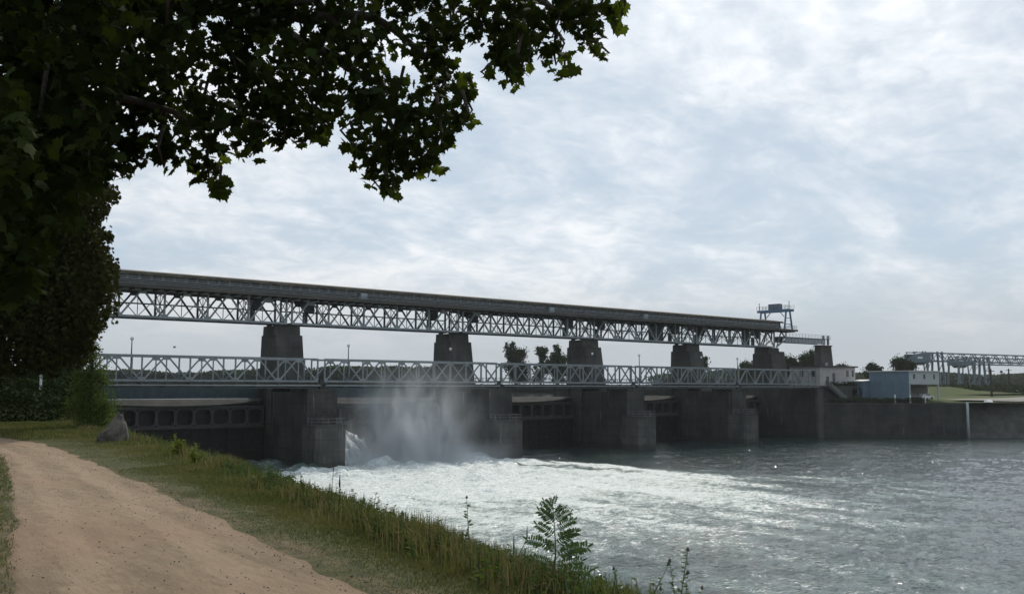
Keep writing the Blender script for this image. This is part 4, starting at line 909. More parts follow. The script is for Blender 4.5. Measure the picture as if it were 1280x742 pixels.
far_wood('hedge', 'dark hedge at the edge of the grass below the cranes', [(300, 45, 9.6), (345, 42, 9.8), (400, 34, 9.8), (420, 20, 9.8)], 4.2, 5, 9000, .9, seed=9)
far_wood('hedge', 'dark overgrown slope between the house and the blue annex', [(186, 9.5, 9.6), (193, 9, 9.6), (199, 8, 9.8), (206, 7, 10)], 4.0, 2.4, 7000, .55, 'ivy', seed=10)

far_wood('brambles', 'dark low brambles growing along the top of the quay wall', [(175, 2.2, 8.8), (181, -1.6, 8.8), (188, -6.4, 8.8), (195, -11, 8.8)], 1.1, 1.6, 5000, .4, 'ivy', seed=12)
# embankment greenery beyond the lawn
def embank():
    n = 170000; r = np.random.default_rng(3)
    y = r.uniform(-84.5, -72, n); x = r.uniform(-62, 0, n); k = x < crest(y)+1.2; x, y = x[k], y[k]; n = len(x)
    h = (fbm(x*.45, y*.6, 4, 15))*1.5*sstep(-85, -83, y)*sstep(-70, -76, y)
    tier = 1+.5*np.exp(-((y+82.5)/1.2)**2)
    P = np.stack([x, y, H(x, y)+h*tier*r.random(n)**.5*.8], 1)
    return stuff(tag(scatter('ivy_bank', LEAF_Q, [[[0, 1, 2, 3]]], P, rand_rot(n, r, .7), .17*r.uniform(.6, 1.4, n), M['ivy'], r.random(n)), 'dark green creepers and brambles covering the embankment on the left', 'ground cover'))
embank()
def slope_scrub():
    r = np.random.default_rng(63); n = 70000; y = -135+140*r.random(n); u = .25+9.5*r.random(n)**1.3; x = crest(y)+u; z = H(x, y); k = (z > .2) & (fbm(x*.5, y*.5, 4, 64) > .36); x, y, z = x[k], y[k], z[k]; n = len(x)
    P = np.stack([x, y, z+.32*r.random(n)**1.6], 1)
    stuff(tag(scatter('slope_scrub', LEAF_Q, [[[0, 1, 2, 3]]], P, rand_rot(n, r, .8), .16*r.uniform(.5, 1.4, n), M['herb'], r.random(n)), 'low green scrub covering the steep bank down to the river', 'ground cover'))
slope_scrub()
wl = struct(MB().box(-70, -17.6, -70.6, -70.1, 12.8, 13.35).build('parapet_wall', M['wall'])); del wl['kind']; tag(wl, 'low dark parapet wall along the top of the embankment', 'wall')
p = at(50, 497, 42)
t = thing('signpost', 'thin white post with a small tilted plate on the embankment', 'sign', p)
MB().tube([p-Vector((0, 0, .5)), p+Vector((0, 0, 1.0))], .055, 8).build('post', M['white'], t); MB().prism([p+RT*a+FW*b+Vector((0, 0, 1.0+a*.15)) for a, b in ((-.13, -.05), (.13, -.05), (.13, .05), (-.13, .05))], [p+RT*a+FW*b+Vector((0, 0, 1.06+a*.15)) for a, b in ((-.13, -.05), (.13, -.05), (.13, .05), (-.13, .05))]).build('plate', M['greypost'], t)
# low buildings behind the embankment
def far_build(name, label, px, py, dep, w, d, h, mat, nwin):
    c = at(px, py, dep); t = thing(name, label, 'building', (c.x, c.y, 12.9))
    a = RT.normalized(); b = Vector((-a.y, a.x, 0))
    def bx(u0, u1, v0, v1, z0, z1): 
        f = lambda u, v, z: (c.x+a.x*u+b.x*v, c.y+a.y*u+b.y*v, z)
        return MB().prism([f(u0, v0, z0), f(u1, v0, z0), f(u1, v1, z0), f(u0, v1, z0)], [f(u0, v0, z1), f(u1, v0, z1), f(u1, v1, z1), f(u0, v1, z1)])
    bx(-w/2, w/2, 0, d, 12.9, 12.9+h).build('wall', mat, t); bx(-w/2-.4, w/2+.4, -.4, d+.4, 12.9+h, 13.2+h).build('roof', M['houseroof'], t)
    for i in range(nwin): u = -w/2+w*(i+.5)/nwin; bx(u-.5, u+.5, -.06, -.003, 13.9, 15.2).build('window', M['glass'], t)
far_build('storage_building', 'long low grey building behind the embankment left of the bridge', 86, 474, 190, 9, 8, 2.6, M['cranegrey'], 4)
far_build('kiosk', 'small white kiosk behind the thin signpost', 54, 472, 150, 1.7, 3, 2.6, M['white'], 1)
far_build('white_shed', 'white shed glimpsed under the foliage at the left edge', 9, 474, 170, 5.5, 5, 2.8, M['white'], 2)

# boulder
def boulder():
    p = Vector((-24.45, -99.2, G0)); r = np.random.default_rng(4); m = MB()
    lv = [(-.1, .50, .40, 0, 0), (.18, .47, .36, .02, 0), (.42, .37, .30, .07, .03), (.62, .22, .2, .12, .03), (.74, .09, .1, .12, .02)]; n = 11; vs = []
    for z, a, c, ox, oy in lv:
        for j in range(n):
            ph = 2*math.pi*j/n; k = 1+r.normal(0, .10); g = RT*(a*k*math.cos(ph)+ox)+Vector((FW.x, FW.y, 0))*(c*k*math.sin(ph)+oy); g *= .86; z *= (.97 if j == 0 else 1); vs.append(p+g+Vector((0, 0, z+r.normal(0, .03)+(.12*math.cos(ph) if z > .3 else 0))))
    fs = [(i*n+j, i*n+(j+1) % n, (i+1)*n+(j+1) % n, (i+1)*n+j) for i in range(len(lv)-1) for j in range(n)]+[tuple(range((len(lv)-1)*n, len(lv)*n))]
    o = m.add(vs, fs).build('boulder', M['rock'], None, False); tag(o, 'grey brown boulder standing at the edge of the bank below the shrub', 'boulder')
boulder()
crown_tree('willow_shrub', 'slender light green shrub between the embankment and the boulder', (-22.75, -90.0, 11.0), [(0, 0, .6, .7), (.2, 0, 1.2, .68), (-.15, .1, 1.7, .64), (.1, -.1, 2.25, .56), (-.05, 0, 2.75, .46), (.05, 0, 3.15, .3), (-.1, 0, 3.4, .18), (.45, -.2, .45, .55), (-.4, .2, 1.0, .5), (.5, -.3, 1.0, .4), (-.35, .2, 2.2, .3), (.4, -.2, 2.0, .32)], .085, 3000, M['shrub'], .04, cat='shrub')

# maple leaf: five pointed lobes on a short stalk, tip along +x
def maple_template():
    ang = [180, 150, 128, 105, 88, 62, 46, 30, 14, 0]; rad = [.10, .42, .36, .62, .50, .78, .56, .70, .66, 1.0]
    up = [(r_*math.cos(R(a)), r_*math.sin(R(a))) for a, r_ in zip(ang, rad)]
    ol = up+[(x, -y) for x, y in up[-2:0:-1]]
    pts = [(0.05, 0, 0)]+[(x, y, -.18*abs(y)-.16*max(0, x)**2) for x, y in ol]; n = len(ol)
    k = len(pts); pts += [(-.02, -.012, 0), (-.02, .012, 0), (-.5, 0, .12)]
    return np.array(pts)*.5, [[(0, 1+i, 1+(i+1) % n) for i in range(n)]+[(k, k+1, k+2)]]
MT, MF = maple_template()
def droop_rot(n, r):
    # leaves hang: tip down and outward
    a = r.uniform(0, 2*np.pi, n); el = r.normal(-.75, .45, n); ro = r.normal(0, .6, n)
    x = np.stack([np.cos(a)*np.cos(el), np.sin(a)*np.cos(el), np.sin(el)], -1)
    s = np.stack([-np.sin(a), np.cos(a), 0*a], -1); u = np.cross(x, s)
    y = s*np.cos(ro)[:, None]+u*np.sin(ro)[:, None]; z = np.cross(x, y)
    return np.stack([x, y, z], -1)
def near_maple():
    r = np.random.default_rng(23)
    base = CAM+RT*(-6.2)+Vector((FW.x, FW.y, 0)).normalized()*5.0; base.z = float(H(base.x, base.y))
    t = thing('maple_tree', 'large dark maple whose leafy boughs hang over the top left of the view', 'tree', base)
    # leaf sprays: centre in the view (px, py), distance, radius px
    sp = []
    def S(px, py, rp, dep, n): sp.append((px, py, rp, dep, n))
    # solid mass on the left
    for px, py, rp in ((-60, 40, 120), (-40, 180, 110), (40, 30, 100), (60, 120, 90), (30, 210, 80), (110, 60, 70), (100, 170, 60), (-60, 300, 80), (20, -60, 110), (130, -40, 90), (20, 260, 70), (75, 225, 46), (110, 205, 34), (0, 330, 60), (60, 170, 80)):
        for dep in (4.6, 5.8, 7.2): S(px, py, rp, dep*(1+.1*r.normal()), int(rp*rp*.030))
    for px, py, rp in ((170, 110, 60), (165, 175, 40), (150, 205, 22), (210, 60, 62), (215, 140, 55), (205, 190, 30), (262, 150, 52), (262, 205, 32), (272, 232, 20), (300, 60, 62), (310, 130, 55), (312, 180, 26), (350, 80, 55), (355, 145, 46), (395, 60, 52), (400, 125, 45), (395, 160, 24),
                       (240, 0, 60), (330, 0, 60), (420, 0, 55), (180, 0, 60), (455, 50, 52), (460, 120, 50), (462, 180, 40), (475, 215, 32), (492, 238, 16), (505, 140, 52), (505, 190, 40), (535, 205, 26), (545, 160, 40), (550, 105, 40), (578, 140, 24), (585, 110, 14), (540, 60, 46), (510, 0, 58), (560, 25, 34),
                       (600, 10, 32), (620, 40, 28), (625, 70, 22), (640, 95, 20), (650, 20, 40), (655, 62, 34), (690, 20, 42), (695, 65, 26), (706, 88, 15), (730, 10, 36), (735, 42, 24), (752, 68, 10), (762, 12, 24), (780, 8, 12), (640, -30, 50), (720, -30, 50), (560, -40, 60), (440, -60, 70), (300, -60, 80), (745, 62, 9), (590, 45, 14), (612, 92, 10), (775, 35, 8)):
        for dep, q in ((5.9, .42), (6.7, .34), (7.6, .24)): S(px, py, rp*.92, dep*(1+.05*r.normal()), max(3, int(rp*rp*.0245*q*2.65)))
    P = []
    for px, py, rp, dep, n in sp:
        c = np.array(at(px, py, dep)); rr = rp*dep/F; q = blob_pts(n, r, .1)*rr*np.array([1, 1, 1]); P.append(c+q)
    P = np.concatenate(P); n = len(P); P[:, 2] += 0
    D = P-np.array(CAM); zc = D @ np.array(FW); px = 640+F*(D @ np.array(RT2))/zc; py = 371-F*(D @ np.array(UP2))/zc
    s = .132*r.uniform(.55, 1.2, n); Rm = droop_rot(n, r); tint = r.random(n)
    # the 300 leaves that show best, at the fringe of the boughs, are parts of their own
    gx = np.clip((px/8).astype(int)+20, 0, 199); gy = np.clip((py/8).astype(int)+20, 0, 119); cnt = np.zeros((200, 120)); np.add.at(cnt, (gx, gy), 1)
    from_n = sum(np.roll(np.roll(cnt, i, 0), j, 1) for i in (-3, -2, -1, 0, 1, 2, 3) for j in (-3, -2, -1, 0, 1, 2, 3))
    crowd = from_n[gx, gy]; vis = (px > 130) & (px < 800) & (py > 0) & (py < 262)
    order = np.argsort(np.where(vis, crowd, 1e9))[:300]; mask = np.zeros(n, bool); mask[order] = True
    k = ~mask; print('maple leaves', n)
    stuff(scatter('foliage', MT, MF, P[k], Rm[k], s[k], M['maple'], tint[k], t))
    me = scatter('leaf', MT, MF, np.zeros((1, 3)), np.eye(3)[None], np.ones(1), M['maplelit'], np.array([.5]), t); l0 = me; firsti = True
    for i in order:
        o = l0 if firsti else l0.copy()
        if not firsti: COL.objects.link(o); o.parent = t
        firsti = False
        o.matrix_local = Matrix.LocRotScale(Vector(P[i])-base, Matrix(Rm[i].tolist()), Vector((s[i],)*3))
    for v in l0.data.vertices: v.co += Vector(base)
    # trunk and boughs
    tr = MB(); top = base+Vector((.3, .2, 7.5))
    tr.tube([base+Vector((0, 0, -.4)), base+Vector((.05, 0, .4)), base+Vector((.1, .1, 2.5)), base+Vector((.2, .1, 5)), top], [.48, .38, .32, .24, .1], 14); tr.build('trunk', M['bark'], t)
    for h, path, r0 in ((3.4, [(60, 30, 5.6), (260, -10, 6.2), (420, 20, 6.4), (560, 60, 6.5)], .11), (4.0, [(120, -80, 5.8), (420, -60, 6.4), (620, -10, 6.8), (735, 30, 6.9)], .10), (2.6, [(20, 160, 5.4), (160, 120, 6.0), (260, 170, 6.2)], .07),
                        (3.8, [(100, -30, 6.6), (330, 30, 7.0), (480, 110, 7.0), (500, 200, 6.9)], .08), (3.0, [(-60, 200, 5.4), (60, 190, 6.4)], .06), (4.2, [(200, -40, 6.0), (400, 10, 6.3), (420, 60, 6.3), (395, 140, 6.3)], .06)):
        pts = [base+Vector((.1, .1, h))]+[at(*q) for q in path]
        fine = []
        for i in range(len(pts)-1):
            for q in range(4): fine.append(pts[i].lerp(pts[i+1], q/4)+Vector(r.normal(0, .05, 3)))
        fine.append(pts[-1]); nn = len(fine)
        MB().tube(fine, [r0*(1-.85*i/(nn-1)) for i in range(nn)], 8).build('bough', M['bark'], t, True)
    tw = MB()
    for px_, py_, rp, dep, n_ in sp[30::2]:
        a = at(px_, py_-rp*1.2, dep); b_ = at(px_, py_+rp*.7, dep); tw.tube([a, a.lerp(b_, .5)+Vector(r.normal(0, .06, 3)), b_], [.014, .01, .005], 5)
    stuff(tw.build('twigs', M['bark'], t))
near_maple()
def bronze_tree():
    r = np.random.default_rng(29); dep = 31; base = at(-105, 470, dep); base.z = float(H(base.x, base.y)); t = thing('field_maple', 'bushy bronze green tree filling the left edge beyond the path bend', 'tree', base)
    P = []; k = dep/F
    for px, py, rp in ((40, 300, 90), (20, 380, 90), (80, 370, 66), (70, 415, 52), (100, 340, 46), (106, 388, 32), (92, 420, 26), (116, 408, 12), (108, 432, 10), (20, 430, 46), (60, 440, 32), (-50, 350, 110), (-60, 250, 110), (30, 240, 80), (80, 255, 46), (112, 236, 26), (138, 243, 13), (124, 262, 13), (118, 276, 9), (136, 296, 6), (100, 300, 26), (118, 324, 20), (137, 338, 13), (126, 364, 17), (80, 300, 46), (-20, 445, 30), (98, 448, 12), (128, 291, 5)):
        for f in (.93, 1.0, 1.07):
            n = int(rp*rp*.30)+20; c = np.array(at(px, py, dep*f)); P.append(c+blob_pts(n, r, .3)*rp*k*.98)
    P = np.concatenate(P); n = len(P); print('bronze', n)
    scatter('crown', MT, MF, P, droop_rot(n, r), .21*r.uniform(.6, 1.25, n), M['maple2'], r.random(n), t)
    m = MB(); m.tube([base+Vector((0, 0, -.4)), base+Vector((.1, 0, 1.5)), base+Vector((.3, 0, 4.5)), base+Vector((.5, .2, 8))], [.34, .28, .2, .08], 12); m.build('trunk', M['bark'], t)
    for px, py in ((40, 300), (20, 380), (80, 370), (85, 255), (-50, 260)):
        q = at(px, py, dep); MB().tube([base+Vector((.15, 0, 2.2)), base.lerp(q, .55)+Vector((0, 0, 1.0)), q], [.1, .06, .02], 7).build('limb', M['bark'], t)
bronze_tree()

# grass and weeds along the verge
def grass(name, label, n, region, hfun, seed, mat, lean=.35, wid=.006):
    r = np.random.default_rng(seed); x, y = region(n, r); n = len(x)
    h = hfun(x, y, r); dist = np.hypot(x-CAM.x, y-CAM.y); w = wid*(1+dist/16)
    z = H(x, y); z = z+np.clip(np.minimum(np.abs(x-np.interp(y, PRY, PRX)), np.abs(x-np.interp(y, PLY, PLX)))/1.1, 0, 1)*(fbm(x*1.3, y*1.3, 4, 3)-.47)*.09-.01
    a = r.uniform(0, 2*np.pi, n); ln = np.abs(r.normal(0, lean, n)); d = np.stack([np.cos(a), np.sin(a), 0*a], -1); s = np.stack([-np.sin(a+r.normal(0, .6, n)), np.cos(a), 0*a], -1)
    B = np.stack([x, y, z], -1); hh = h[:, None]; ww = w[:, None]; up = np.array([0, 0, 1.])
    mid = B+up*hh*.6+d*(ln[:, None]*hh*.25); tip = B+up*hh*(1-.25*ln[:, None])+d*(ln[:, None]*hh*.8)
    V = np.stack([B-s*ww, B+s*ww, mid+s*ww*.8, mid-s*ww*.8, tip], 1).reshape(-1, 3); i = np.arange(n)[:, None]*5
    tint = np.repeat(np.clip(fbm(x*.9, y*.9, 3, seed+2)*1.1+r.normal(0, .18, n), 0, 1), 5)
    return stuff(tag(np_obj(name, V, [i+np.array([[0, 1, 2, 3]]), i+np.array([[3, 2, 4]])], M[mat], {'tint': tint}), label, 'grass'))
def verge(n, r):
    y = -129+36*r.random(n)**.85; y = np.where(r.random(n) < .55, -124+16*r.random(n), y); a = np.interp(y, PRY, PRX); u = r.random(n)
    x = a-.12+(crest(y)+1.1-a)*u**.75
    k = (fbm(x*1.6, y*1.6, 4, 81)+.55*np.clip((x-a)/1.1, -.2, .9)) > (.30-.12*sstep(-114, -108, y)+.30*r.random(n)); k &= y < -93
    return x[k], y[k]
def vh(x, y, r):
    e = np.clip((x-np.interp(y, PRY, PRX))/(crest(y)-np.interp(y, PRY, PRX)+.01), 0, 1.3); return (.018+.085*e**2)*r.uniform(.5, 1.5, len(x))*(.6+.9*fbm(x*1.1, y*1.1, 3, 88))
grass('verge_grass', 'short dry and green grass between the path and the river bank', 170000, verge, vh, 101, 'grass', .4, .0032)
def crestr(n, r):
    y = -126+46*r.random(n); y = np.where(r.random(n) < .5, -124+18*r.random(n), y); x = crest(y)+r.normal(.15, .35, n)+.25; k = fbm(x*.8, y*.8, 3, 84) > .33; return x[k], y[k]
grass('tall_grass', 'tall seeding grass along the brow of the river bank', 60000, crestr, lambda x, y, r: r.uniform(.12, .42, len(x))*(.3+1.25*fbm(x*.9, y*.9, 3, 90)), 103, 'grass', .6, .0034)
grass('dry_grass', 'straw coloured dry grass mixed into the brow of the river bank', 16000, crestr, lambda x, y, r: r.uniform(.1, .45, len(x))*(.3+1.1*fbm(x*.8, y*.8, 3, 97)), 109, 'straw', .6, .003)
def lawn(n, r):
    y = r.uniform(-97, -83.5, n); x = r.uniform(-48, -20.8, n); k = (x < crest(y)+.6) & ~((x < np.interp(y, PRY, PRX)+.05) & (y < -88) & (x > -40) & (y < np.interp(x, [-40, -32, -28, -26.6, -26], [-88.5, -90, -92.5, -94.6, -97]))); return x[k], y[k]
grass('lawn', 'green grass strip between the path bend and the embankment', 60000, lawn, lambda x, y, r: r.uniform(.05, .14, len(x)), 105, 'grass', .4, .007)
def leftv(n, r):
    y = r.uniform(-127, -99, n); e = np.interp(y, PLY, PLX); x = e+.12-1.6*r.random(n)**.8; k = fbm(x*3.1, y*1.3+x*2, 4, 91) > .22+.3*r.random(n); return x[k], y[k]
grass('path_edge_grass', 'dark grass along the left edge of the path', 60000, leftv, lambda x, y, r: r.uniform(.015, .06, len(x)), 107, 'grass', .6, .0032)
# fallen leaf litter and little stones on verge and path
def pebbles():
    r = np.random.default_rng(6); n = 2600; y = -124+24*r.random(n)**1.3; a, b = np.interp(y, PLY, PLX), np.interp(y, PRY, PRX); x = a+(b-a)*r.random(n)
    e = r.random(n) < .6; x = np.where(e, np.where(r.random(n) < .75, b+r.normal(.0, .28, n), a+r.normal(0, .15, n)), x)
    T = np.array([(1, 0, 0), (0, 1, 0), (-1, 0, 0), (0, -1, 0), (0, 0, .7), (0, 0, -.5)])*.5; Fc = [[(0, 1, 4), (1, 2, 4), (2, 3, 4), (3, 0, 4), (1, 0, 5), (2, 1, 5), (3, 2, 5), (0, 3, 5)]]
    P = np.stack([x, y, H(x, y)+.014], 1)
    stuff(tag(scatter('gravel', T, Fc, P, rand_rot(n, r, .3), .012*r.uniform(.5, 2.0, n), M['rock'], r.random(n)), 'loose grit and pebbles scattered on the sandy path', 'gravel'))
pebbles()
# herbs: stems with small leaves, joined as bank weeds
def herb_mesh(r, h, nleaf, lsize, spread, head=False, lobes=False):
    """returns stem MB pieces and leaf arrays for one plant rooted at the origin"""
    m = MB(); k = r.normal(0, .12*h, 2); pts = [Vector((0, 0, -.05)), Vector((k[0]*.3, k[1]*.3, h*.4)), Vector((k[0], k[1], h))]
    m.tube(pts, [.006+.004*h, .005, .002], 5); L = []; Rm = []
    for i in range(nleaf):
        s = .12+.88*(i+r.random())/nleaf; c = pts[0].lerp(pts[1], s*2) if s < .5 else pts[1].lerp(pts[2], s*2-1)
        a = r.uniform(0, 2*math.pi); ln = spread*(1.1-.75*s); e = c+Vector((math.cos(a)*ln, math.sin(a)*ln, ln*r.uniform(-.1, .6))); L.append((c, e))
    return m, L, pts[2]
LEAF_N = np.array([(0, 0, 0), (.4, -.2, .03), (1, 0, -.05), (.4, .2, .03)])
def dirs(L):
    P = np.array([np.array(c) for c, e in L]); X = np.array([np.array(e-c) for c, e in L]); ln = np.linalg.norm(X, axis=1); x = X/ln[:, None]
    s = np.cross(np.array([0, 0, 1.]), x); s /= np.linalg.norm(s, axis=1)[:, None]+1e-9; u = np.cross(x, s); ro = np.sin(np.arange(len(P))*2.399)*1.3
    s2 = s*np.cos(ro)[:, None]+u*np.sin(ro)[:, None]; return P, np.stack([x, s2, np.cross(x, s2)], -1), ln
def weeds():
    r = np.random.default_rng(44); SP, SR, SS = [], [], []; st = MB()
    n = 1100; y = -125+37*r.random(n); y = np.where(r.random(n) < .5, -123+14*r.random(n), y); x = crest(y)+r.normal(.08, .22, n)
    for xx, yy in zip(x, y):
        h = r.uniform(.10, .42)*(.6+.8*float(fbm(np.array(xx*.6), np.array(yy*.6), 2, 95))); m, L, tp = herb_mesh(r, h, int(6+h*26), .05, .10)
        o = Vector((xx, yy, float(H(xx, yy)))); st.add([Vector(v)+o for v in m.v], m.f); P, Rm, ln = dirs(L); SP.append(P+np.array(o)); SR.append(Rm); SS.append(ln)
    P = np.concatenate(SP); Rm = np.concatenate(SR); S = np.concatenate(SS)
    stuff(tag(scatter('bank_weeds', LEAF_N, [[[0, 1, 2, 3]]], P, Rm, S, M['herb'], r.random(len(P))), 'leafy weeds crowding the brow of the river bank', 'weeds'))
    stuff(tag(st.build('weed_stalks', M['stem']), 'thin stalks of the weeds on the river bank brow', 'weeds'))
weeds()
def on_bank(px, py):
    """where the view ray through a photo pixel meets the bank, at the latest at its brow"""
    d = (FW*F+RT2*(px-640)-UP2*(py-371)).normalized(); s = 2.5
    while s < 60:
        q = CAM+d*s
        if q.z < float(H(q.x, q.y)) or q.x > float(crest(q.y))+.12: return q
        s += .02
    return q
def herb(px, pb, pt, label, mat, nleaf, spread, seed, cat='plant', head=None, stems=1, group=None):
    r = np.random.default_rng(seed); q = on_bank(px, pb); q.z = float(H(q.x, q.y)); dep = (q-CAM).dot(FW); h = at(px, pt, dep).z-q.z; t = thing(cat.replace(' ', '_') if cat != 'plant' else 'wild_plant', label, cat, q, group)
    st = MB(); P, Rm, S = [], [], []; hd = MB()
    for i in range(stems):
        hh = h*(1 if i == 0 else r.uniform(.55, .85)); m, L, tp = herb_mesh(r, hh, nleaf, .05, spread); o = q+Vector((*(r.normal(0, .04, 2) if i else (0, 0)), 0))
        st.add([Vector(v)+o for v in m.v], m.f); a, b, c = dirs(L); P.append(a+np.array(o)); Rm.append(b); S.append(c)
        if head: tt = o+tp; hd.tube([tt-Vector((0, 0, head[1]*.3)), tt, tt+Vector((0, 0, head[1]))], [head[0]*.6, head[0], head[0]*.3], 7)
    st.build('stem', M['deadstalk'] if mat == 'deadstalk' else M['stem'], t)
    scatter('leaves', LEAF_N, [[[0, 1, 2, 3]]], np.concatenate(P), np.concatenate(Rm), np.concatenate(S), M['herb'] if mat == 'deadstalk' else M[mat], r.random(sum(len(p) for p in P)), t)
    if head: hd.build('seed_head', M['deadstalk'], t)
    return t
herb(424, 652, 606, 'tallest brown dock stalk on the bank, before the white water', 'deadstalk', 10, .05, 1, head=(.012, .12))
herb(413, 640, 586, 'thin bare dark stalk leaning left of the dock stalk', 'deadstalk', 4, .04, 2, head=(.006, .1))
herb(638, 708, 671, 'short dark spiky stalk just left of the feathery sapling', 'deadstalk', 4, .03, 3, head=(.008, .1), stems=2)
herb(587, 700, 622, 'slender tall weed with a small dark flower head above the grass', 'herb', 26, .10, 4, head=(.014, .02))
herb(476, 672, 636, 'leafy sprout with broad leaves at the brow of the bank', 'herb', 16, .12, 5, stems=2)
herb(548, 690, 648, 'bushy weed beside the slender tall one', 'herb', 26, .09, 6, stems=3)
herb(505, 680, 650, 'low leafy weed right of the broad leaved sprout', 'herb', 22, .08, 7, stems=3)
herb(340, 612, 578, 'dark leafy weed clump at the brow, pale water behind it', 'herb', 26, .14, 8, stems=4)
herb(378, 628, 590, 'weed clump with upright shoots between path and pier', 'herb', 22, .12, 9, stems=4)
herb(222, 570, 541, 'yellow green flowering weed standing against the dark gate', 'yellow', 30, .22, 10, stems=4)
herb(243, 580, 552, 'second yellow green flowering weed right of the taller one', 'yellow', 26, .2, 11, stems=3)
herb(773, 765, 713, 'leftmost of the weeds at the bottom edge, before open water', 'herb', 22, .07, 12, head=(.012, .02))
herb(802, 770, 704, 'upright weed at the bottom edge with one dark flower head', 'herb', 24, .07, 13, head=(.012, .02), stems=2)
herb(845, 785, 688, 'tallest weed at the bottom edge, several small heads on top', 'herb', 34, .08, 14, head=(.014, .02), stems=3)
herb(880, 780, 733, 'small weed tip at the bottom edge, rightmost of its row', 'herb', 18, .07, 15, head=(.012, .02), stems=2)
def robinia():
    r = np.random.default_rng(8); q = on_bank(690, 716); q.z = float(H(q.x, q.y)); dep = (q-CAM).dot(FW); k = dep/F; t = thing('robinia_sapling', 'young sapling with feathery paired leaflets standing alone before the river', 'sapling', q)
    top = at(691, 628, dep); A = q+(top-q)*.5+RT*.03; st = MB(); st.tube([q-Vector((0, 0, .05)), q.lerp(A, .5), A, top], [.010, .008, .006, .002], 6); st.build('stem', M['stem'], t)
    tmpl = np.array([(0, 0, 0), (.3, -.15, .02), (.75, -.14, 0), (1, 0, -.04), (.75, .14, 0), (.3, .15, .02)])
    fr = [(.98, -22, 14), (.97, 18, 18), (.9, 60, 24), (.88, -35, 30), (.8, -38, 34), (.74, -40, 42), (.78, 55, 34), (.7, 62, 38), (.62, -52, 40), (.6, 66, 40), (.5, -72, 48), (.52, 50, 44), (.42, 76, 56), (.4, 58, 50), (.3, -62, 40), (.32, 80, 44), (.22, 88, 56), (.2, -58, 34), (.12, 84, 50), (.1, -40, 28), (.06, 72, 44), (.45, -30, 30), (.85, 35, 22)]
    for s, a, lp in fr:
        c = q.lerp(A, s*2) if s < .5 else A.lerp(top, s*2-1); L = lp*k*.85; a *= .8; dy = r.uniform(-.35, .35)
        d = (RT*math.sin(R(a))+Vector((0, 0, 1))*math.cos(R(a))+Vector((FW.x, FW.y, 0))*dy).normalized(); m = MB(); pts = [c+d*(L*u)-Vector((0, 0, .25*L*u*u)) for u in (0, .35, .7, 1)]; m.tube(pts, [.0025, .002, .0016, .001], 4)
        fo = m.build('frond', M['stem'], t); P, Rm, S = [], [], []; n = 10
        sd = d.cross(Vector((FW.x, FW.y, .2))).normalized(); nz = d.cross(sd)
        for i in range(n):
            u = .2+.78*i/(n-1); p = c+d*(L*u)-Vector((0, 0, .25*L*u*u))
            for sg in (-1, 1):
                x = (sd*sg*.9+d*.45+nz*r.normal(0, .3)-Vector((0, 0, .25))).normalized(); y = x.cross(nz).normalized(); z = x.cross(y); P.append(p); Rm.append(np.stack([np.array(x), np.array(y), np.array(z)], -1)); S.append(L*.235*(1-.35*abs(u-.55))*r.uniform(.85, 1.1))
        P.append(c+d*L-Vector((0, 0, .25*L))); x = d; y = sd; Rm.append(np.stack([np.array(x), np.array(y), np.array(x.cross(y))], -1)); S.append(L*.22)
        scatter('leaflets', tmpl, [[(0, 1, 2, 3, 4, 5)]], np.array([np.array(p) for p in P]), np.array(Rm), np.array(S), M['robinia'], r.random(len(P)), fo)
robinia()

# bird over the left span
p = at(218, 434, 90); t = thing('bird', 'small dark bird in flight over the left truss span', 'bird', p)
MB().tube([p-RT*.16, p-RT*.05, p+RT*.1, p+RT*.18], [.012, .05, .045, .01], 8).build('body', M['rubber'], t)
for s in (-1, 1): MB().add([p-RT*.06, p+RT*.07, p+FW*(.26*s)+RT*.03+Vector((0, 0, .14)), p+FW*(.26*s)-RT*.05+Vector((0, 0, .14)), p+Vector((0, 0, .03))], [(0, 4, 3), (4, 1, 2), (4, 2, 3)]).build('wing', M['rubber'], t)

# ================================================================== WATER JET, SPRAY, HAZE
def jet():
    a = J[1]+HW+.05; n, mth = 70, 44; u = np.linspace(0, 1, n)[:, None]*np.ones(mth)[None]; s = np.ones(n)[:, None]*np.linspace(0, 1, mth)[None]
    X = a+u*13; Y = 19.6-s*15; rag = fbm(X*1.6, Y*1.6, 4, 111); edge = 45.8+3.2*(fbm(Y*.9, X*.5, 4, 115)-.47)
    burst = sstep(edge+1.1, edge-.9, X)*np.sin(np.pi*np.clip(s*1.02, 0, 1))**.55
    Z = .1+burst*(3.4+2.4*(rag-.4))+sstep(13, 4, u*13)*sstep(1, .75, s)*.8+(rag-.47)*.6
    X = X+(fbm(Z*1.7, Y*1.7, 3, 119)-.47)*1.2*burst*np.clip(u*8, 0, 1)
    o = grid_obj('water_jet', X, Y, Z, M['jet']); stuff(tag(o, 'white water bursting from under the gate beside the first pier', 'water jet'))
jet()
def vol_mat(name, dens, fn=None, color=(1, 1, 1), an=0.3):
    b = NB(name); v = b.n.new('ShaderNodeVolumePrincipled'); v.inputs['Color'].default_value = (*color, 1); v.inputs['Anisotropy'].default_value = an
    if fn: b.L(fn(b), v.inputs['Density'])
    else: v.inputs['Density'].default_value = dens
    out = b.n.new('ShaderNodeOutputMaterial'); b.L(v.outputs[0], out.inputs['Volume']); return b.m
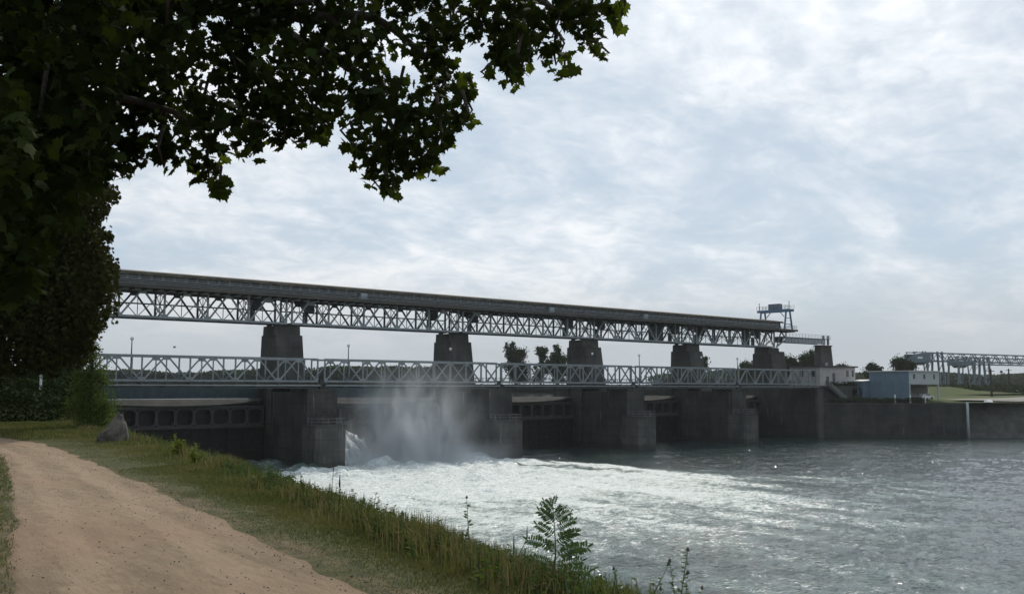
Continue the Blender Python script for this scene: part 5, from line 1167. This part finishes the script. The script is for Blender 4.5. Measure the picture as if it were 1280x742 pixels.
def spray_d(b):
    x, y, z = b.xyz(0), b.xyz(1), b.xyz(2)
    n1 = b.noise(.25, 5, .62, (1, 1, .5), (2, 0, 0), .8); n2 = b.noise(.13, 3, .5, (1, 1, .10), (7, 2, 0), .3)
    hgt = b.mr(z, 17.5, 0.0); core = b.math('MULTIPLY', b.mr(x, 40.5, 48.5), b.mr(x, 58.5, 52)); wide = b.math('MULTIPLY', b.mr(x, 37.9, 46), b.mr(x, 68, 56)); fr = b.math('MULTIPLY', b.mr(y, -7, -1), b.mr(y, 14, 8))
    cl = b.mr(b.math('ADD', b.math('MULTIPLY', n1, .6), b.math('MULTIPLY', n2, .55)), .47, .74)
    d = b.math('MULTIPLY', b.math('MULTIPLY', hgt, fr), b.math('MULTIPLY', cl, b.math('ADD', b.math('MULTIPLY', core, 1.15), b.math('MULTIPLY', wide, .22))))
    low = b.math('MULTIPLY', b.math('MULTIPLY', b.mr(z, 4.0, 0.0), fr), b.math('MULTIPLY', b.mr(x, 37.8, 41), b.mr(x, 72, 62)))
    return b.math('MULTIPLY', b.math('ADD', d, b.math('MULTIPLY', low, b.math('ADD', .12, b.math('MULTIPLY', cl, .3)))), .54)
SPRAY = True; HAZE = True
if SPRAY:
    o = MB().box(37.7, 72, -7, 14.5, -.4, 19).build('spray_mist', vol_mat('spray', 0, spray_d, (.90, .955, 1), .35)); stuff(tag(o, 'pale cloud of spray rising before the second gate up past the low bridge', 'mist'))
if HAZE:
    o = MB().box(-460, 1300, -520, 960, -4.2, 47).build('haze', vol_mat('haze_air', .00008, None, (.93, .97, 1.0), .35)); stuff(o)

# joined small pieces that the photograph does not let one pick apart
for o in bpy.data.objects:
    if o.parent and o.name.split('.')[0] in ('handrail', 'guard_rail', 'cross_beam', 'wind_brace', 'sway_brace', 'inner_bracing', 'deck_bracket', 'stiffener', 'web_stiffener', 'leg_brace', 'platform_rail', 'walkway_rail', 'side_window', 'node_plate', 'crown', 'leaves', 'leaflets', 'seed_head', 'stem', 'steps'): o['kind'] = 'stuff'
